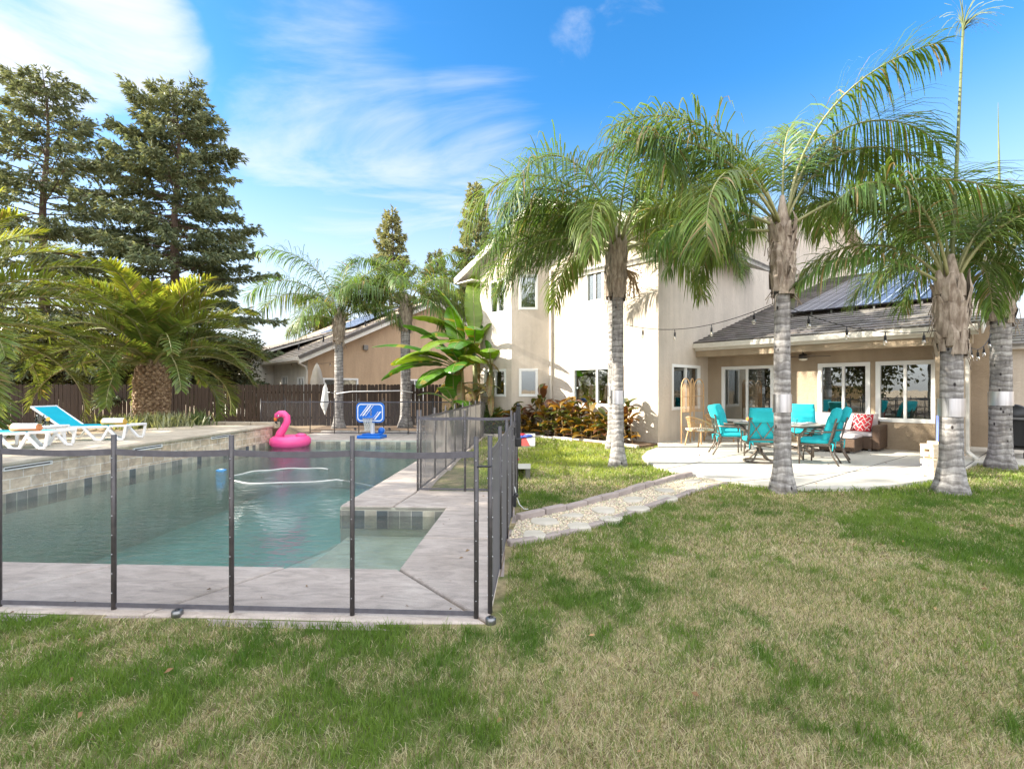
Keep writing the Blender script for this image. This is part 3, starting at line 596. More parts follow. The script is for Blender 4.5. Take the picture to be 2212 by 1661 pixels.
# wing
PYW, PYG = 2.95, 2.09; WX = 5.95
m = MB(); HP = [(.47, 1.93, .06, 2.2), (3.11, 4.22, .77, 2.2), (4.39, 5.5, .75, 2.2)]
wallholes(m, (0, PYW, 0), XU, WX, 0, 2.78, HP, YI); m.add([(WX, PYW, 0), (WX, 9, 0), (WX, 9, 4.6), (WX, PYW, 2.78)], [(0, 1, 2, 3)])
m.box(5.6, 6.05, PYG+.02, PYW-.002, 0, 2.68); m.box(WX+.002, WX+.55, 5.2, 9.5, 0, 3.6)
m.build('patio_wall', 'stucco_tan', house)
m = MB(); m.box(.003, 6.2, PYG+.06, PYG+.34, 2.52, 2.73); m.box(.003, 6.0, PYG+.3, PYW-.003, 2.62, 2.66); m.build('beam', 'stucco_tan', house)
m = MB(); m.boxf((0, PYG, 0), XU, YI, -.18, 6.3, 0, .04, 2.70, 2.9); m.box(-.18, 6.3, PYG-.13, PYG-.002, 2.78, 2.80); m.box(-.18, 6.3, PYG-.14, PYG-.128, 2.775, 2.915)
m.box(-.18, -.165, PYG-.13, PYG, 2.79, 2.91); m.box(6.285, 6.3, PYG-.13, PYG, 2.79, 2.91); m.build('gutter', 'trim', house, bevel=.006)
sd = window(house, (0, PYW, 0), XU, YI, *HP[0], nm='sliding_door', fw=.06)
g = MB(); g.box(.5, 1.9, PYW+.02, PYW+.06, .55, .62); g.box(1.25, 1.31, PYW+.02, PYW+.06, .11, .55); g.build('bottom_rail', 'frame', sd)
g = MB(); g.box(1.84, 1.87, PYW-.05, PYW-.02, .95, 1.2); g.build('handle', 'black', sd)
window(house, (0, PYW, 0), XU, YI, *HP[1], fw=.07); w3 = window(house, (0, PYW, 0), XU, YI, *HP[2], fw=.07)
# tiled roofs: every tile its own little slab
def tiles(O, u, sl, W, L, name, par, base=(.16, .145, .135), cw=.33, ch=.34, var=.22, thick=.12, mat='tile'):
    O, u, sl = Vector(O), Vector(u).normalized(), Vector(sl).normalized(); nrm = u.cross(sl).normalized()
    if nrm.z < 0: nrm = -nrm
    nu, ns = max(1, round(W/cw)), max(1, round(L/ch)); cu, cs_ = W/nu, L/ns; V = []; F = []; Cc = []
    rr = random.Random(hash(name) % 1000 if False else len(name)*7+nu)
    for j in range(ns):
        for i in range(nu):
            off = (j % 2)*cu/2; a0 = max(0, i*cu-off); a1 = min(W, (i+1)*cu-off) if i < nu-1 or off == 0 else W
            t0 = .038+rr.uniform(-.004, .004); g0 = .004
            k = len(V); c = rr.uniform(1-var, 1+var); cc = [base[0]*c, base[1]*c*rr.uniform(.97, 1.03), base[2]*c*rr.uniform(.95, 1.04)]
            A = O+u*(a0+g0)+sl*(j*cs_); B = O+u*(a1-g0)+sl*(j*cs_); D_ = O+u*(a0+g0)+sl*((j+1.06)*cs_); E_ = O+u*(a1-g0)+sl*((j+1.06)*cs_)
            V += [A+nrm*t0, B+nrm*t0, E_+nrm*.006, D_+nrm*.006, A, B]; F += [(k, k+1, k+2, k+3), (k+4, k+5, k+1, k)]; Cc += [cc]*6
    V = [tuple(v) for v in V]
    k = len(V); z = -nrm*thick
    sb = [O, O+u*W, O+u*W+sl*L, O+sl*L]; V += [tuple(q) for q in sb]+[tuple(q+z) for q in sb]; Cc += [[base[0]*.5, base[1]*.5, base[2]*.5]]*4+[[.55, .52, .48]]*4
    F += [(k, k+1, k+2, k+3), (k+7, k+6, k+5, k+4), (k, k+4, k+5, k+1), (k+1, k+5, k+6, k+2), (k+2, k+6, k+7, k+3), (k+3, k+7, k+4, k)]
    m = MB(); m.add(V, F); return m.build(name, mat, par, col=Cc)
wr = math.hypot(1, .295); tiles((0.0, PYG-.1, 2.93), XU, (0, 1, .295), 6.35, 14*wr, 'roof', house)
fr = BA[1]-.36; gs = math.hypot(1, .416)
tiles((-7.74, fr, gz_(-7.74)), (0, 1, 0), (1, 0, .416), 7.6, 4.29*gs, 'roof', house, (.20, .185, .165)); tiles((.84, fr, gz_(.84)), (0, 1, 0), (-1, 0, .416), 7.6, 4.29*gs, 'roof', house, (.20, .185, .165))
ms = math.hypot(1, RS)
tiles((-3.4, -.1, rz(-.1)), XU, (0, 1, RS), 3.85, 16.5*ms, 'roof', house, (.20, .185, .165)); tiles((-3.4, 22.5, rz(22.5)), XU, (0, -1, RS), 3.85, 6.1*ms, 'roof', house, (.20, .185, .165))
m = MB()   # barge boards under the rakes
for x0, x1 in ((-7.76, -3.45), (.86, -3.45)):
    m.bar((x0, fr-.012, gz_(x0)-.10), (x1, fr-.012, gz_(x1)-.10), .035, .22, up=(0, 1, 0)) if False else m.hexa([(x0, fr-.03, gz_(x0)-.24), (x1, fr-.03, gz_(x1)-.24), (x1, fr-.002, gz_(x1)-.24), (x0, fr-.002, gz_(x0)-.24), (x0, fr-.03, gz_(x0)-.01), (x1, fr-.03, gz_(x1)-.01), (x1, fr-.002, gz_(x1)-.01), (x0, fr-.002, gz_(x0)-.01)])
for y0, y1 in ((0, 16.4), (16.4, 22.4)):
    m.hexa([(.452, y0, rz(y0)-.26), (.48, y0, rz(y0)-.26), (.48, y1, rz(y1)-.26), (.452, y1, rz(y1)-.26), (.452, y0, rz(y0)-.01), (.48, y0, rz(y0)-.01), (.48, y1, rz(y1)-.01), (.452, y1, rz(y1)-.01)])
m.hexa([(6.352, PYG-.1, 2.70), (6.38, PYG-.1, 2.70), (6.38, 16, 6.8), (6.352, 16, 6.8), (6.352, PYG-.1, 2.95), (6.38, PYG-.1, 2.95), (6.38, 16, 7.05), (6.352, 16, 7.05)])
m.box(-7.76, -6.7, fr, BA[1]-.002, gz_(-7.74)-.26, gz_(-7.74)-.22); m.box(-7.78, -7.742, fr-.03, 6.2, gz_(-7.74)-.26, gz_(-7.74)-.02)
m.build('barge_board', 'trim', house)
m = MB(); m.box(-3.9, -3.0, BA[1]-.0, BA[1]+.02, 6.4, 6.9) if False else None
def downspout(pts, r=.04):
    m = MB()
    for a, b in zip(pts, pts[1:]): m.bar(a, b, .085, .06, up=(1, 0, 0) if abs(a[2]-b[2]) > .3 else (0, 0, 1))
    return m.build('downspout', 'trim', house, bevel=.01)
downspout([(-4.02, -.06, 5.55), (-4.02, -.06, .12), (-3.95, -.25, .04)])
downspout([(6.12, PYG+.1, 2.78), (6.12, PYG+.1, .18), (6.3, PYG-.3, .07)])
# solar panels on the lower roof
pr = bpy.data.objects.new('solar_array', None); sln = Vector((0, 1, .295)).normalized(); nr_ = Vector((0, -.295, 1)).normalized()
bpy.data.objects.remove(pr)
rotx = math.atan(.295)
for j in range(5):
    for i in range(4 if j else 4):
        x0 = 1.63+1.115*i; y0 = 4.9+j*1.68/wr*1.0
        if j == 4 and i == 3: continue
        f = MB(); f.box(0, 1.1, 0, 1.66, 0, .035); fo = f.build('solar_panel', 'solar_frame', house); g = MB(); g.box(.012, 1.088, .012, 1.648, .0355, .038); g.build('cells', 'solar', fo)
        fo.location = (x0, y0, 2.93+.295*(y0-PYG+.1)+.15); fo.rotation_euler = (rotx, 0, 0)
m = MB()
for i in range(9): m.box(1.8+i*.53, 1.84+i*.53, 4.95, 5.0, 3.7, 3.95)
m.build('panel_bracket', 'grille', house)
# side block at right of the house
sb = thing('side_garage', 'plain beige stucco side wing at the right edge behind the last palm', 'building', (13.6, 13.4, 0), HROT)
m = MB(); m.box(0, 6, -.2, 3, 0, 2.75); m.build('wall', 'stucco', sb)
tiles((-.2, -.45, 2.72), (1, 0, 0), (0, 1, .3), 6.4, 3.6, 'roof', sb, (.2, .19, .17))

# ---------------- wooden fence ----------------
def fence(a, b, label, mat='wood_fence', hgt=1.73, zb=0.0, seed=1):
    a, b = Vector((*a, zb)), Vector((*b, zb)); L = (b-a).length; u = (b-a)/L; ang = math.atan2(u.y, u.x)
    t_ = thing('wooden_fence', label, 'fence', a, ang); rr = random.Random(seed); x = 0; p = MB(); start = 0; np_ = 0
    def flush():
        if p.v: p.build('fence_panel', mat, t_)
    while x < L:
        w_ = .138; h = hgt+rr.uniform(-.02, .02); gap = rr.choice((.004, .010, .016, .024, .03)); tl = rr.uniform(-.003, .003); y = rr.uniform(0, .006); c = .03
        pts = [(x, .0), (x+w_, .0), (x+w_+tl, h-c), (x+w_-c+tl, h), (x+c+tl, h), (x+tl, h-c)]
        p.add([(px_, y, pz) for px_, pz in pts]+[(px_, y+.018, pz) for px_, pz in pts], [(0, 1, 2, 3, 4, 5), (11, 10, 9, 8, 7, 6)]+[(i, (i+1) % 6, (i+1) % 6+6, i+6) for i in range(6)])
        x += w_+gap; np_ += 1
        if np_ % 16 == 0: flush(); p = MB()
    flush()
    for z in (.3, 1.35):
        m = MB(); m.box(0, L, .027, .065, z, z+.085); m.build('rail', mat, t_)
    x = 0
    while x < L: m = MB(); m.box(x, x+.09, .067, .155, 0, hgt-.1); m.build('post', mat, t_); x += 2.4
    return t_
fence((-25, 19.3), (-3.0, 20.6), 'dark brown dog-eared picket fence along the back of the yard')
fence((-2.95, 20.55), (-1.2, 20.4), 'short sunlit light wood fence section behind the banana plants', 'wood_lt', 1.75, 0, 5)
fence((-25.2, -9), (-25.0, 19.2), 'weathered light wood side fence beyond the left edge of the view', 'wood_lt', 1.85, 0, 9)
# ---------------- neighbour house ----------------
NB = (-9.75, 23.2); nb = thing('neighbour_house', 'tan stucco single storey neighbour house beyond the back fence', 'house', (*NB, 0), HROT)
SL = .48; npk = 7.0; nz = lambda y: 3.25+SL*min(y, 2*npk-y)
m = MB(); wallholes(m, (0, 0, 0), (0, 1, 0), 14, 0, 3.2, [(.75, 2.5, .9, 2.05), (5.3, 6.4, .9, 2.05)], (-1, 0, 0))
m.add([(0, 0, 3.2), (0, 14, 3.2), (0, 14, nz(14)), (0, 7, nz(7)), (0, 0, nz(0))], [(0, 1, 2, 3, 4)]); m.box(-14, -.02, 13, 14, 0, 3.2)
m.build('wall', 'stucco_n', nb)
m = MB(); wallholes(m, (-14, 0, 0), XU, 14, 0, 3.25, [(10.2, 11.1, .9, 2.2), (12.6, 13.5, .9, 2.1)], YI); m.build('side_wall', 'stucco_white', nb)
window(nb, (0, 0, 0), (0, 1, 0), (-1, 0, 0), .75, 2.5, .9, 2.05, blind=.9); window(nb, (0, 0, 0), (0, 1, 0), (-1, 0, 0), 5.3, 6.4, .9, 2.05, blind=.5)
window(nb, (-14, 0, 0), XU, YI, 10.2, 11.1, .9, 2.2, blind=.8); window(nb, (-14, 0, 0), XU, YI, 12.6, 13.5, .9, 2.1)
m = MB(); m.box(-13.9, -.2, 3, 3.1, 0, 3.2); m.box(-13.9, -.2, .2, 13.8, 3.1, 3.15); m.box(-2.2, -2.1, .2, 13.8, 0, 3.1); m.build('interior', 'interior', nb)
ss = math.hypot(1, SL); tiles((-14, -.55, nz(-.55)), XU, (0, 1, SL), 14.45, 7.55*ss, 'roof', nb, (.40, .335, .265), .38, .34, .12)
tiles((-14, 14.5, nz(-.5)), XU, (0, -1, SL), 14.45, 7.5*ss, 'roof', nb, (.36, .30, .24), .38, .36, .12)
m = MB(); m.hexa([(.452, -.55, nz(-.55)-.27), (.49, -.55, nz(-.55)-.27), (.49, 7, nz(7)-.27), (.452, 7, nz(7)-.27), (.452, -.55, nz(-.55)-.07), (.49, -.55, nz(-.55)-.07), (.49, 7, nz(7)-.07), (.452, 7, nz(7)-.07)])
m.hexa([(.452, 7, nz(7)-.27), (.49, 7, nz(7)-.27), (.49, 14.5, nz(14.5)-.27), (.452, 14.5, nz(14.5)-.27), (.452, 7, nz(7)-.07), (.49, 7, nz(7)-.07), (.49, 14.5, nz(14.5)-.07), (.452, 14.5, nz(14.5)-.07)]); m.build('barge_board', 'trim', nb)
m = MB()
for y0, y1 in ((-.55, 7), (7, 14.5)): m.hexa([(.3, y0, nz(y0)-.06), (.53, y0, nz(y0)-.06), (.53, y1, nz(y1)-.06), (.3, y1, nz(y1)-.06), (.3, y0, nz(y0)+.1), (.53, y0, nz(y0)+.1), (.53, y1, nz(y1)+.1), (.3, y1, nz(y1)+.1)])
m.build('ridge_tiles', P('dark_ridge', (.10, .085, .075), (.14, .12, .105), 6, .85), nb)
m = MB(); m.box(-14, .45, -.70, -.57, nz(-.55)-.12, nz(-.55)+.02); m.box(-14, .45, -.57, -.53, nz(-.55)-.2, nz(-.55)+.0); m.build('gutter', 'trim', nb)
m = MB(); m.tube([(.3, -.62, 2.95), (.25, -.5, 2.75), (.12, -.15, 2.6), (.05, -.06, 2.4), (.05, -.06, .1)], .045); m.build('downspout', 'trim', nb, True)
for y in (2.9, 5.3): m = MB(); m.box(.0, .13, y-.12, y+.12, 3.55, 3.8); m.build('wall_light', 'grille', nb, bevel=.01)
for x, y in ((-2.2, 1.6), (-1.0, 3.4), (-3.6, .8)): m = MB(); m.tube([(x, y, nz(y)-.1), (x, y, nz(y)+.35)], .05); m.build('vent_pipe', 'black', nb)
for i in range(5):
    for j in range(2):
        f = MB(); f.box(0, 1.05, 0, 1.66, 0, .035); fo = f.build('solar_panel', 'solar_frame', nb); q = MB(); q.box(.012, 1.038, .012, 1.648, .0355, .038); q.build('cells', 'solar', fo)
        y0 = 3.3+j*1.52; fo.location = (-7.6+i*1.08, y0, nz(y0)+.16); fo.rotation_euler = (math.atan(SL), 0, 0)
nb2 = thing('neighbour_house', 'grey roofed house half hidden behind the dark conifer at left of the tan house', 'house', (-17.5, 30, 0), HROT)
m = MB(); m.box(-9, 5, 0, 9, 0, 3.3); m.build('wall', 'stucco_white', nb2); tiles((-9.4, -.5, 3.2), XU, (0, 1, .36), 14.8, 5.6, 'roof', nb2, (.30, .27, .25), .5, .42, .15); tiles((-9.4, 9.5, 3.2), XU, (0, -1, .36), 14.8, 5.2, 'roof', nb2, (.30, .27, .25), .6, .5, .15)
um = thing('patio_umbrella', 'closed beige patio umbrella standing beyond the back fence', 'umbrella', (-8.75, 21.8, 0))
m = MB(); m.tube([(0, 0, 0), (0, 0, 2.7)], .025); m.build('pole', 'trim', um); m = MB(); m.lathe([(.22, 1.35), (.26, 1.6), (.24, 1.9), (.16, 2.35), (.05, 2.65)], 12); m.v = [(x*(1+.18*math.sin(4*math.atan2(y, x))), y*(1+.18*math.sin(4*math.atan2(y, x))), z) for x, y, z in m.v]; m.build('canopy', 'beige', um, True)
# ---------------- palms ----------------
def frond_geo(L, az, e0, bend, npair=70, ll=.55, lw=.026, droop=1.0, plum=.5, fwd=.55, s0=.2, col=(.055, .105, .02), cvar=.3, seed=0, rr0=.022, side=0.0, stiff=False, pw=1.35):
    r = np.random.default_rng(seed); n = 18; s = np.linspace(0, 1, n); az = R(az); e = R(e0)-R(bend)*s**pw
    azs = az+R(side)*s
    ds = L/(n-1); hx = np.cumsum(np.cos(e)*np.cos(azs)*ds)-np.cos(e[0])*np.cos(azs[0])*ds; hy = np.cumsum(np.cos(e)*np.sin(azs)*ds)-np.cos(e[0])*np.sin(azs[0])*ds; z = np.cumsum(np.sin(e)*ds)-np.sin(e[0])*ds
    Pn = np.c_[hx, hy, z]
    m = MB(); m.tube([tuple(p) for p in Pn], [rr0*(1-.85*q)+.003 for q in s], 5)
    q = np.repeat(np.linspace(s0, 1, npair), 2); sg = np.tile([1., -1.], npair); q = np.clip(q+r.uniform(-.006, .006, len(q)), 0, 1); k = len(q)
    p0 = np.stack([np.interp(q, s, Pn[:, i]) for i in range(3)], 1); eq = np.interp(q, s, e); aq = np.interp(q, s, azs)
    T = np.c_[np.cos(eq)*np.cos(aq), np.cos(eq)*np.sin(aq), np.sin(eq)]; Sd = np.c_[-np.sin(aq), np.cos(aq), 0*aq]; Nn = np.cross(Sd, T); Nn *= -np.sign(Nn[:, 2:3]+1e-9) if False else 1
    Nn = np.cross(T, Sd)
    f = fwd+.35*q; d = Sd*sg[:, None]*np.cos(f)[:, None]+T*np.sin(f)[:, None]+Nn*(r.normal(0, plum, k)+(.35 if stiff else .15))[:, None]
    d /= np.linalg.norm(d, axis=1)[:, None]
    ln = ll*(np.sin(np.pi*(.12+.80*(q-s0)/(1-s0)))**.7+.12)*r.uniform(.75, 1.15, k)
    wv = np.cross(d, Nn); wv /= np.linalg.norm(wv, axis=1)[:, None]+1e-9
    dr = droop*r.uniform(.6, 1.3, k); pts = [p0]; cur = p0; seg = 4
    for i in range(seg):
        d = d+np.c_[0*dr, 0*dr, -dr*(.16+.22*i)]; d /= np.linalg.norm(d, axis=1)[:, None]
        cur = cur+d*(ln/seg)[:, None]; pts.append(cur)
    wd = [lw*.45, lw, lw*.95, lw*.65, lw*.06]
    V = np.stack([p+wv*sgn*wd[i]/2 for i, p in enumerate(pts) for sgn in (-1, 1)], 1).reshape(-1, 3)
    b = np.arange(k)[:, None]*10; F = np.concatenate([b+np.array([[2*i, 2*i+1, 2*i+3, 2*i+2]]) for i in range(seg)])
    c = np.array(col)*(1+r.uniform(-cvar, cvar, (k, 1)))*(1+r.uniform(-.12, .12, (k, 3)))
    dead = r.random(k) < .05; c[dead] = np.array([.30, .22, .11])*r.uniform(.7, 1.2, (dead.sum(), 1))
    return m, V, F, np.repeat(c, 10, 0)
def add_frond(par, origin, mat='leaf', stem='rachis', **kw):
    m, V, F, c = frond_geo(**kw); o = npmesh('frond', V, F, mat, par, col=c); o.location = origin
    s = m.build('frond_stalk', stem, o, True); return o
def trunk_mesh(par, pts, rad, mat='trunk', nm='trunk', n=16, seed=0, amp=.05):
    m = MB(); m.tube(pts, rad, n); rr = random.Random(seed)
    ph = [rr.uniform(0, 6) for _ in range(4)]
    nv = []
    for i, (x, y, z) in enumerate(m.v):
        c = Vector(pts[min(i//n, len(pts)-1)]); d = Vector((x, y, z))-c; a = math.atan2(d.y, d.x)
        k = 1+amp*(math.sin(3*a+ph[0]+z*2)*.5+math.sin(z*13+ph[1])*.35+math.sin(7*a+ph[2]+z*5)*.3); nv.append(tuple(c+d*k))
    m.v = nv; return m.build(nm, mat, par, True)
def boots(par, z0, z1, r0, r1, n, seed, top=None):
    rr = random.Random(seed); m = MB()
    for i in range(n):
        f = i/n; z = z0+(z1-z0)*f; a = i*2.4+rr.uniform(-.2, .2); r = r0+(r1-r0)*f; d = Vector((math.cos(a), math.sin(a), 0)); t_ = Vector((-d.y, d.x, 0)); h = rr.uniform(.22, .42); wd = rr.uniform(.07, .13)
        b = Vector((0, 0, z))+d*r*.9; e1 = b+d*rr.uniform(.0, .05)+Vector((0, 0, h*.6)); e2 = b+d*rr.uniform(-.01, .09)+Vector((0, 0, h))+t_*rr.uniform(-.03, .03)
        m.add([b-t_*wd, b+d*.035, b+t_*wd, e1-t_*wd*.75, e1+d*.03, e1+t_*wd*.75, e2-t_*wd*.25, e2+d*.008, e2+t_*wd*.25], [(0, 1, 4, 3), (1, 2, 5, 4), (3, 4, 7, 6), (4, 5, 8, 7)])
    for i in range(n):   # hanging fibres
        a = rr.uniform(0, 6.28); z = rr.uniform(z0, z1); d = Vector((math.cos(a), math.sin(a), 0)); p = Vector((0, 0, z))+d*r0*1.02
        m.tube([p, p+d*rr.uniform(.03, .09)+Vector((0, 0, -.05)), p+d*rr.uniform(.02, .12)+Vector((rr.uniform(-.05, .05), 0, -rr.uniform(.12, .3)))], .006, 4)
    return m.build('leaf_bases', 'boot', par)
def queen_palm(loc, hz, rad, label, fronds, seed, band=None, nrand=6, L=2.6, det=1.0, lean=(0, 0), base=1.5, spear=None, grp='queen palms', seeds=0):
    t_ = thing('queen_palm', label, 'palm tree', (*loc, 0), 0, grp); rr = random.Random(seed)
    zt = hz-.9; pts = []; rs = []
    for i in range(22):
        f = i/21; z = -.05+zt*f; pts.append((lean[0]*f*f, lean[1]*f*f, z)); rs.append(rad*(1+(base-1)*max(0, 1-z/.55)**1.5+(.12 if z < .16 else 0))*(1.06-.14*f))
    tr = trunk_mesh(t_, pts, rs, seed=seed)
    top = Vector((lean[0], lean[1], 0)); m = MB()
    m.lathe([(rad*.95, zt-.1), (rad*1.3, zt+.15), (rad*1.45, zt+.45), (rad*1.15, zt+.75), (rad*.6, hz+.15), (rad*.25, hz+.4)], 12, top); cs = m.build('crown_shaft', 'boot', t_, True)
    bo = boots(t_, zt-.25, hz-.15, rad*1.12, rad*1.4, int(40*det), seed); bo.location = top
    if band:
        m = MB(); rb = rad*1.115; m.lathe([(rb*1.0, band), (rb, band+.09), (rb*.995, band+.18), (rb*.99, band+.27)], 44, (lean[0]*(band/zt)**2, lean[1]*(band/zt)**2, 0), False); b_ = m.build('metal_band', 'steel', t_); sm = b_.modifiers.new('s', 'SOLIDIFY'); sm.thickness = .004
    fr = list(fronds)
    for i in range(nrand): fr.append((rr.uniform(0, 360), rr.uniform(15, 78), rr.uniform(70, 125), L*rr.uniform(.8, 1.1)))
    for i, f in enumerate(fr):
        az, e0, be, l = f[:4]; k = dict(f[4]) if len(f) > 4 else {}
        a = R(az); o = Vector((math.cos(a)*rad*.55, math.sin(a)*rad*.55, hz-.18+.25*(e0/90)))+top
        yel = rr.random(); c = (.088+.075*yel, .165+.065*yel, .042+.01*yel)
        kw = dict(L=l, az=az, e0=e0, bend=be, npair=int(110*det), ll=.72*l/2.8, lw=.023*(1.0 if det > .8 else 1.4), droop=1.25, plum=.45, col=c, seed=seed*100+i, side=rr.uniform(-14, 14)); kw.update(k)
        add_frond(t_, o, **kw)
    for s in range(seeds):
        m = MB(); a = rr.uniform(0, 6.28); d = Vector((math.cos(a), math.sin(a), 0)); b = top+d*rad*1.2+Vector((0, 0, hz-.5))
        for q in range(26):
            e = b+d*rr.uniform(.1, .3)+Vector((rr.uniform(-.12, .12), rr.uniform(-.12, .12), rr.uniform(-.6, -.15))); m.tube([b, (b+e)/2+d*.08, e], .008, 4)
            for w_ in range(3): m.ball((b+e)/2*(.3*w_)+e*(1-.3*w_) if False else e+Vector((rr.uniform(-.05, .05), rr.uniform(-.05, .05), rr.uniform(0, .2))), .012, 5, 4)
        m.build('fruit_cluster', 'driedstem', t_)
    if spear:
        hgt, dx, tuft = spear; m = MB(); b = top+Vector((0, 0, hz-.1)); p1 = b+Vector((dx*.55, 0, hgt*.55)); p2 = b+Vector((dx, 0, hgt)); m.tube([b, b*.5+p1*.5-Vector((.01, 0, 0)), p1, p2], [.03, .028, .022, .004 if not tuft else .014], 8); s_ = m.build('spear_leaf', 'spear', t_, True)
        if tuft:
            V_ = []
            for q in range(60):
                a = rr.uniform(0, 6.28); d = Vector((math.cos(a)*.5+.45, math.sin(a)*.5, .75)); ln = rr.uniform(.2, .62); p = p2-Vector((dx, 0, hgt)).normalized()*rr.uniform(0, .12); pp = [p]
                for k in range(5): d = (d+Vector((0, 0, -.42))).normalized() if k else d.normalized(); p = p+d*ln/5; pp.append(p)
                V_.append(pp)
            m = MB()
            for pp in V_:
                k = len(m.v); m.v += [tuple(q+Vector((0, sg*.010*(1-i/6), sg*.006))) for i, q in enumerate(pp) for sg in (-1, 1)]; m.f += [(k+2*i, k+2*i+1, k+2*i+3, k+2*i+2) for i in range(5)]
            m.build('tuft', 'spear', s_)
    return t_
P1, P1b, P2, P3, P4, P5, P6 = (2.12, 9.75), (2.58, 12.45), (4.07, 7.32), (6.56, 7.26), (9.5, 9.45), (-6.77, 19.0), (-4.25, 19.4)
queen_palm(P1, 4.45, .118, 'queen palm on the lawn in front of the white wall, shaded trunk with metal band', [
    (182, 70, 150, 4.1, dict(plum=.35)), (200, 62, 150, 3.5), (268, 74, 150, 3.7, dict(plum=.3)), (292, 60, 140, 3.2), (355, 72, 150, 3.9), (12, 60, 130, 3.5), (172, 34, 105, 3.3), (192, 22, 95, 2.9), (184, 8, 62, 2.7), (178, 46, 118, 3.4), (150, 66, 130, 3.4), (45, 68, 130, 3.4), (95, 72, 120, 3.2), (335, 35, 125, 2.9), (240, 45, 140, 2.8), (20, 25, 100, 2.6), (310, 74, 150, 3.6), (225, 72, 145, 3.6), (120, 30, 110, 2.8)], 11, 1.24, 2, 2.7, seeds=1)
queen_palm(P1b, 4.95, .125, 'queen palm standing behind the shaded one close to the house, sunlit slim trunk', [(180, 65, 125, 3.3), (0, 66, 130, 3.8), (350, 40, 105, 3.6), (15, 78, 120, 3.8), (330, 60, 120, 3.5), (200, 40, 110, 3.0)], 12, 1.35, 7, 2.9)
queen_palm(P2, 4.05, .116, 'queen palm at the patio edge with pale straight trunk in front of the turquoise chairs', [
    (184, 60, 98, 3.4, dict(plum=.25)), (176, 74, 100, 3.3), (10, 79, 118, 3.5, dict(plum=.28)), (352, 84, 75, 3.3), (12, 68, 115, 3.3), (60, 82, 50, 2.3), (352, 34, 72, 3.55, dict(plum=.22, droop=.8)), (216, 48, 150, 2.9, dict(plum=.15, droop=.6)), (188, 28, 92, 2.3), (172, 12, 70, 1.9), (40, 55, 100, 2.7), (135, 58, 100, 2.7), (150, 70, 90, 2.6), (20, 74, 110, 3.1), (100, 40, 110, 2.4)], 13, 1.19, 0)
queen_palm(P3, 3.15, .142, 'queen palm beside the wooden block tower with tall unopened spear leaf', [
    (181, 34, 74, 2.5, dict(droop=.9, plum=.2)), (160, 74, 110, 3.0), (200, 78, 118, 2.8), (10, 74, 115, 3.2), (350, 68, 125, 3.0), (60, 80, 95, 3.2), (110, 80, 100, 3.2), (140, 62, 130, 2.6), (30, 45, 110, 2.6), (330, 72, 120, 2.3), (0, 76, 115, 2.7), (20, 60, 125, 2.6)], 14, 1.13, 0, 2.4, spear=(3.95, .18, True), seeds=1)
queen_palm(P4, 3.9, .166, 'queen palm at the right edge of the yard with thick ringed trunk', [
    (180, 60, 118, 3.3), (170, 78, 118, 3.6), (200, 66, 130, 3.2), (20, 60, 115, 2.9), (350, 76, 115, 3.4), (185, 40, 110, 2.9), (215, 72, 135, 3.1), (100, 72, 100, 2.8), (150, 40, 110, 2.8), (190, 28, 105, 2.6), (40, 76, 90, 2.6), (330, 40, 110, 2.6)], 15, 1.22, 2, 2.7, base=1.3, spear=(3.3, -.05, False))
queen_palm(P5, 4.35, .17, 'slim queen palm by the dark back fence, left of the basketball hoop', [(182, 62, 108, 4.2), (170, 50, 95, 3.9), (95, 84, 60, 3.3), (200, 84, 95, 3.9), (20, 72, 95, 3.6), (5, 58, 112, 3.5), (350, 40, 95, 2.9), (190, 22, 95, 2.2), (15, 78, 90, 4.0)], 16, None, 5, 3.1, .75)
queen_palm(P6, 4.9, .2, 'queen palm by the dark back fence, beside the banana plants', [(175, 60, 120, 3.6), (10, 66, 105, 3.8), (0, 40, 100, 3.3), (190, 35, 105, 3.2), (160, 80, 90, 3.4), (20, 80, 80, 3.6), (210, 55, 120, 3.0), (330, 55, 115, 3.2)], 17, None, 8, 3.1, .75)
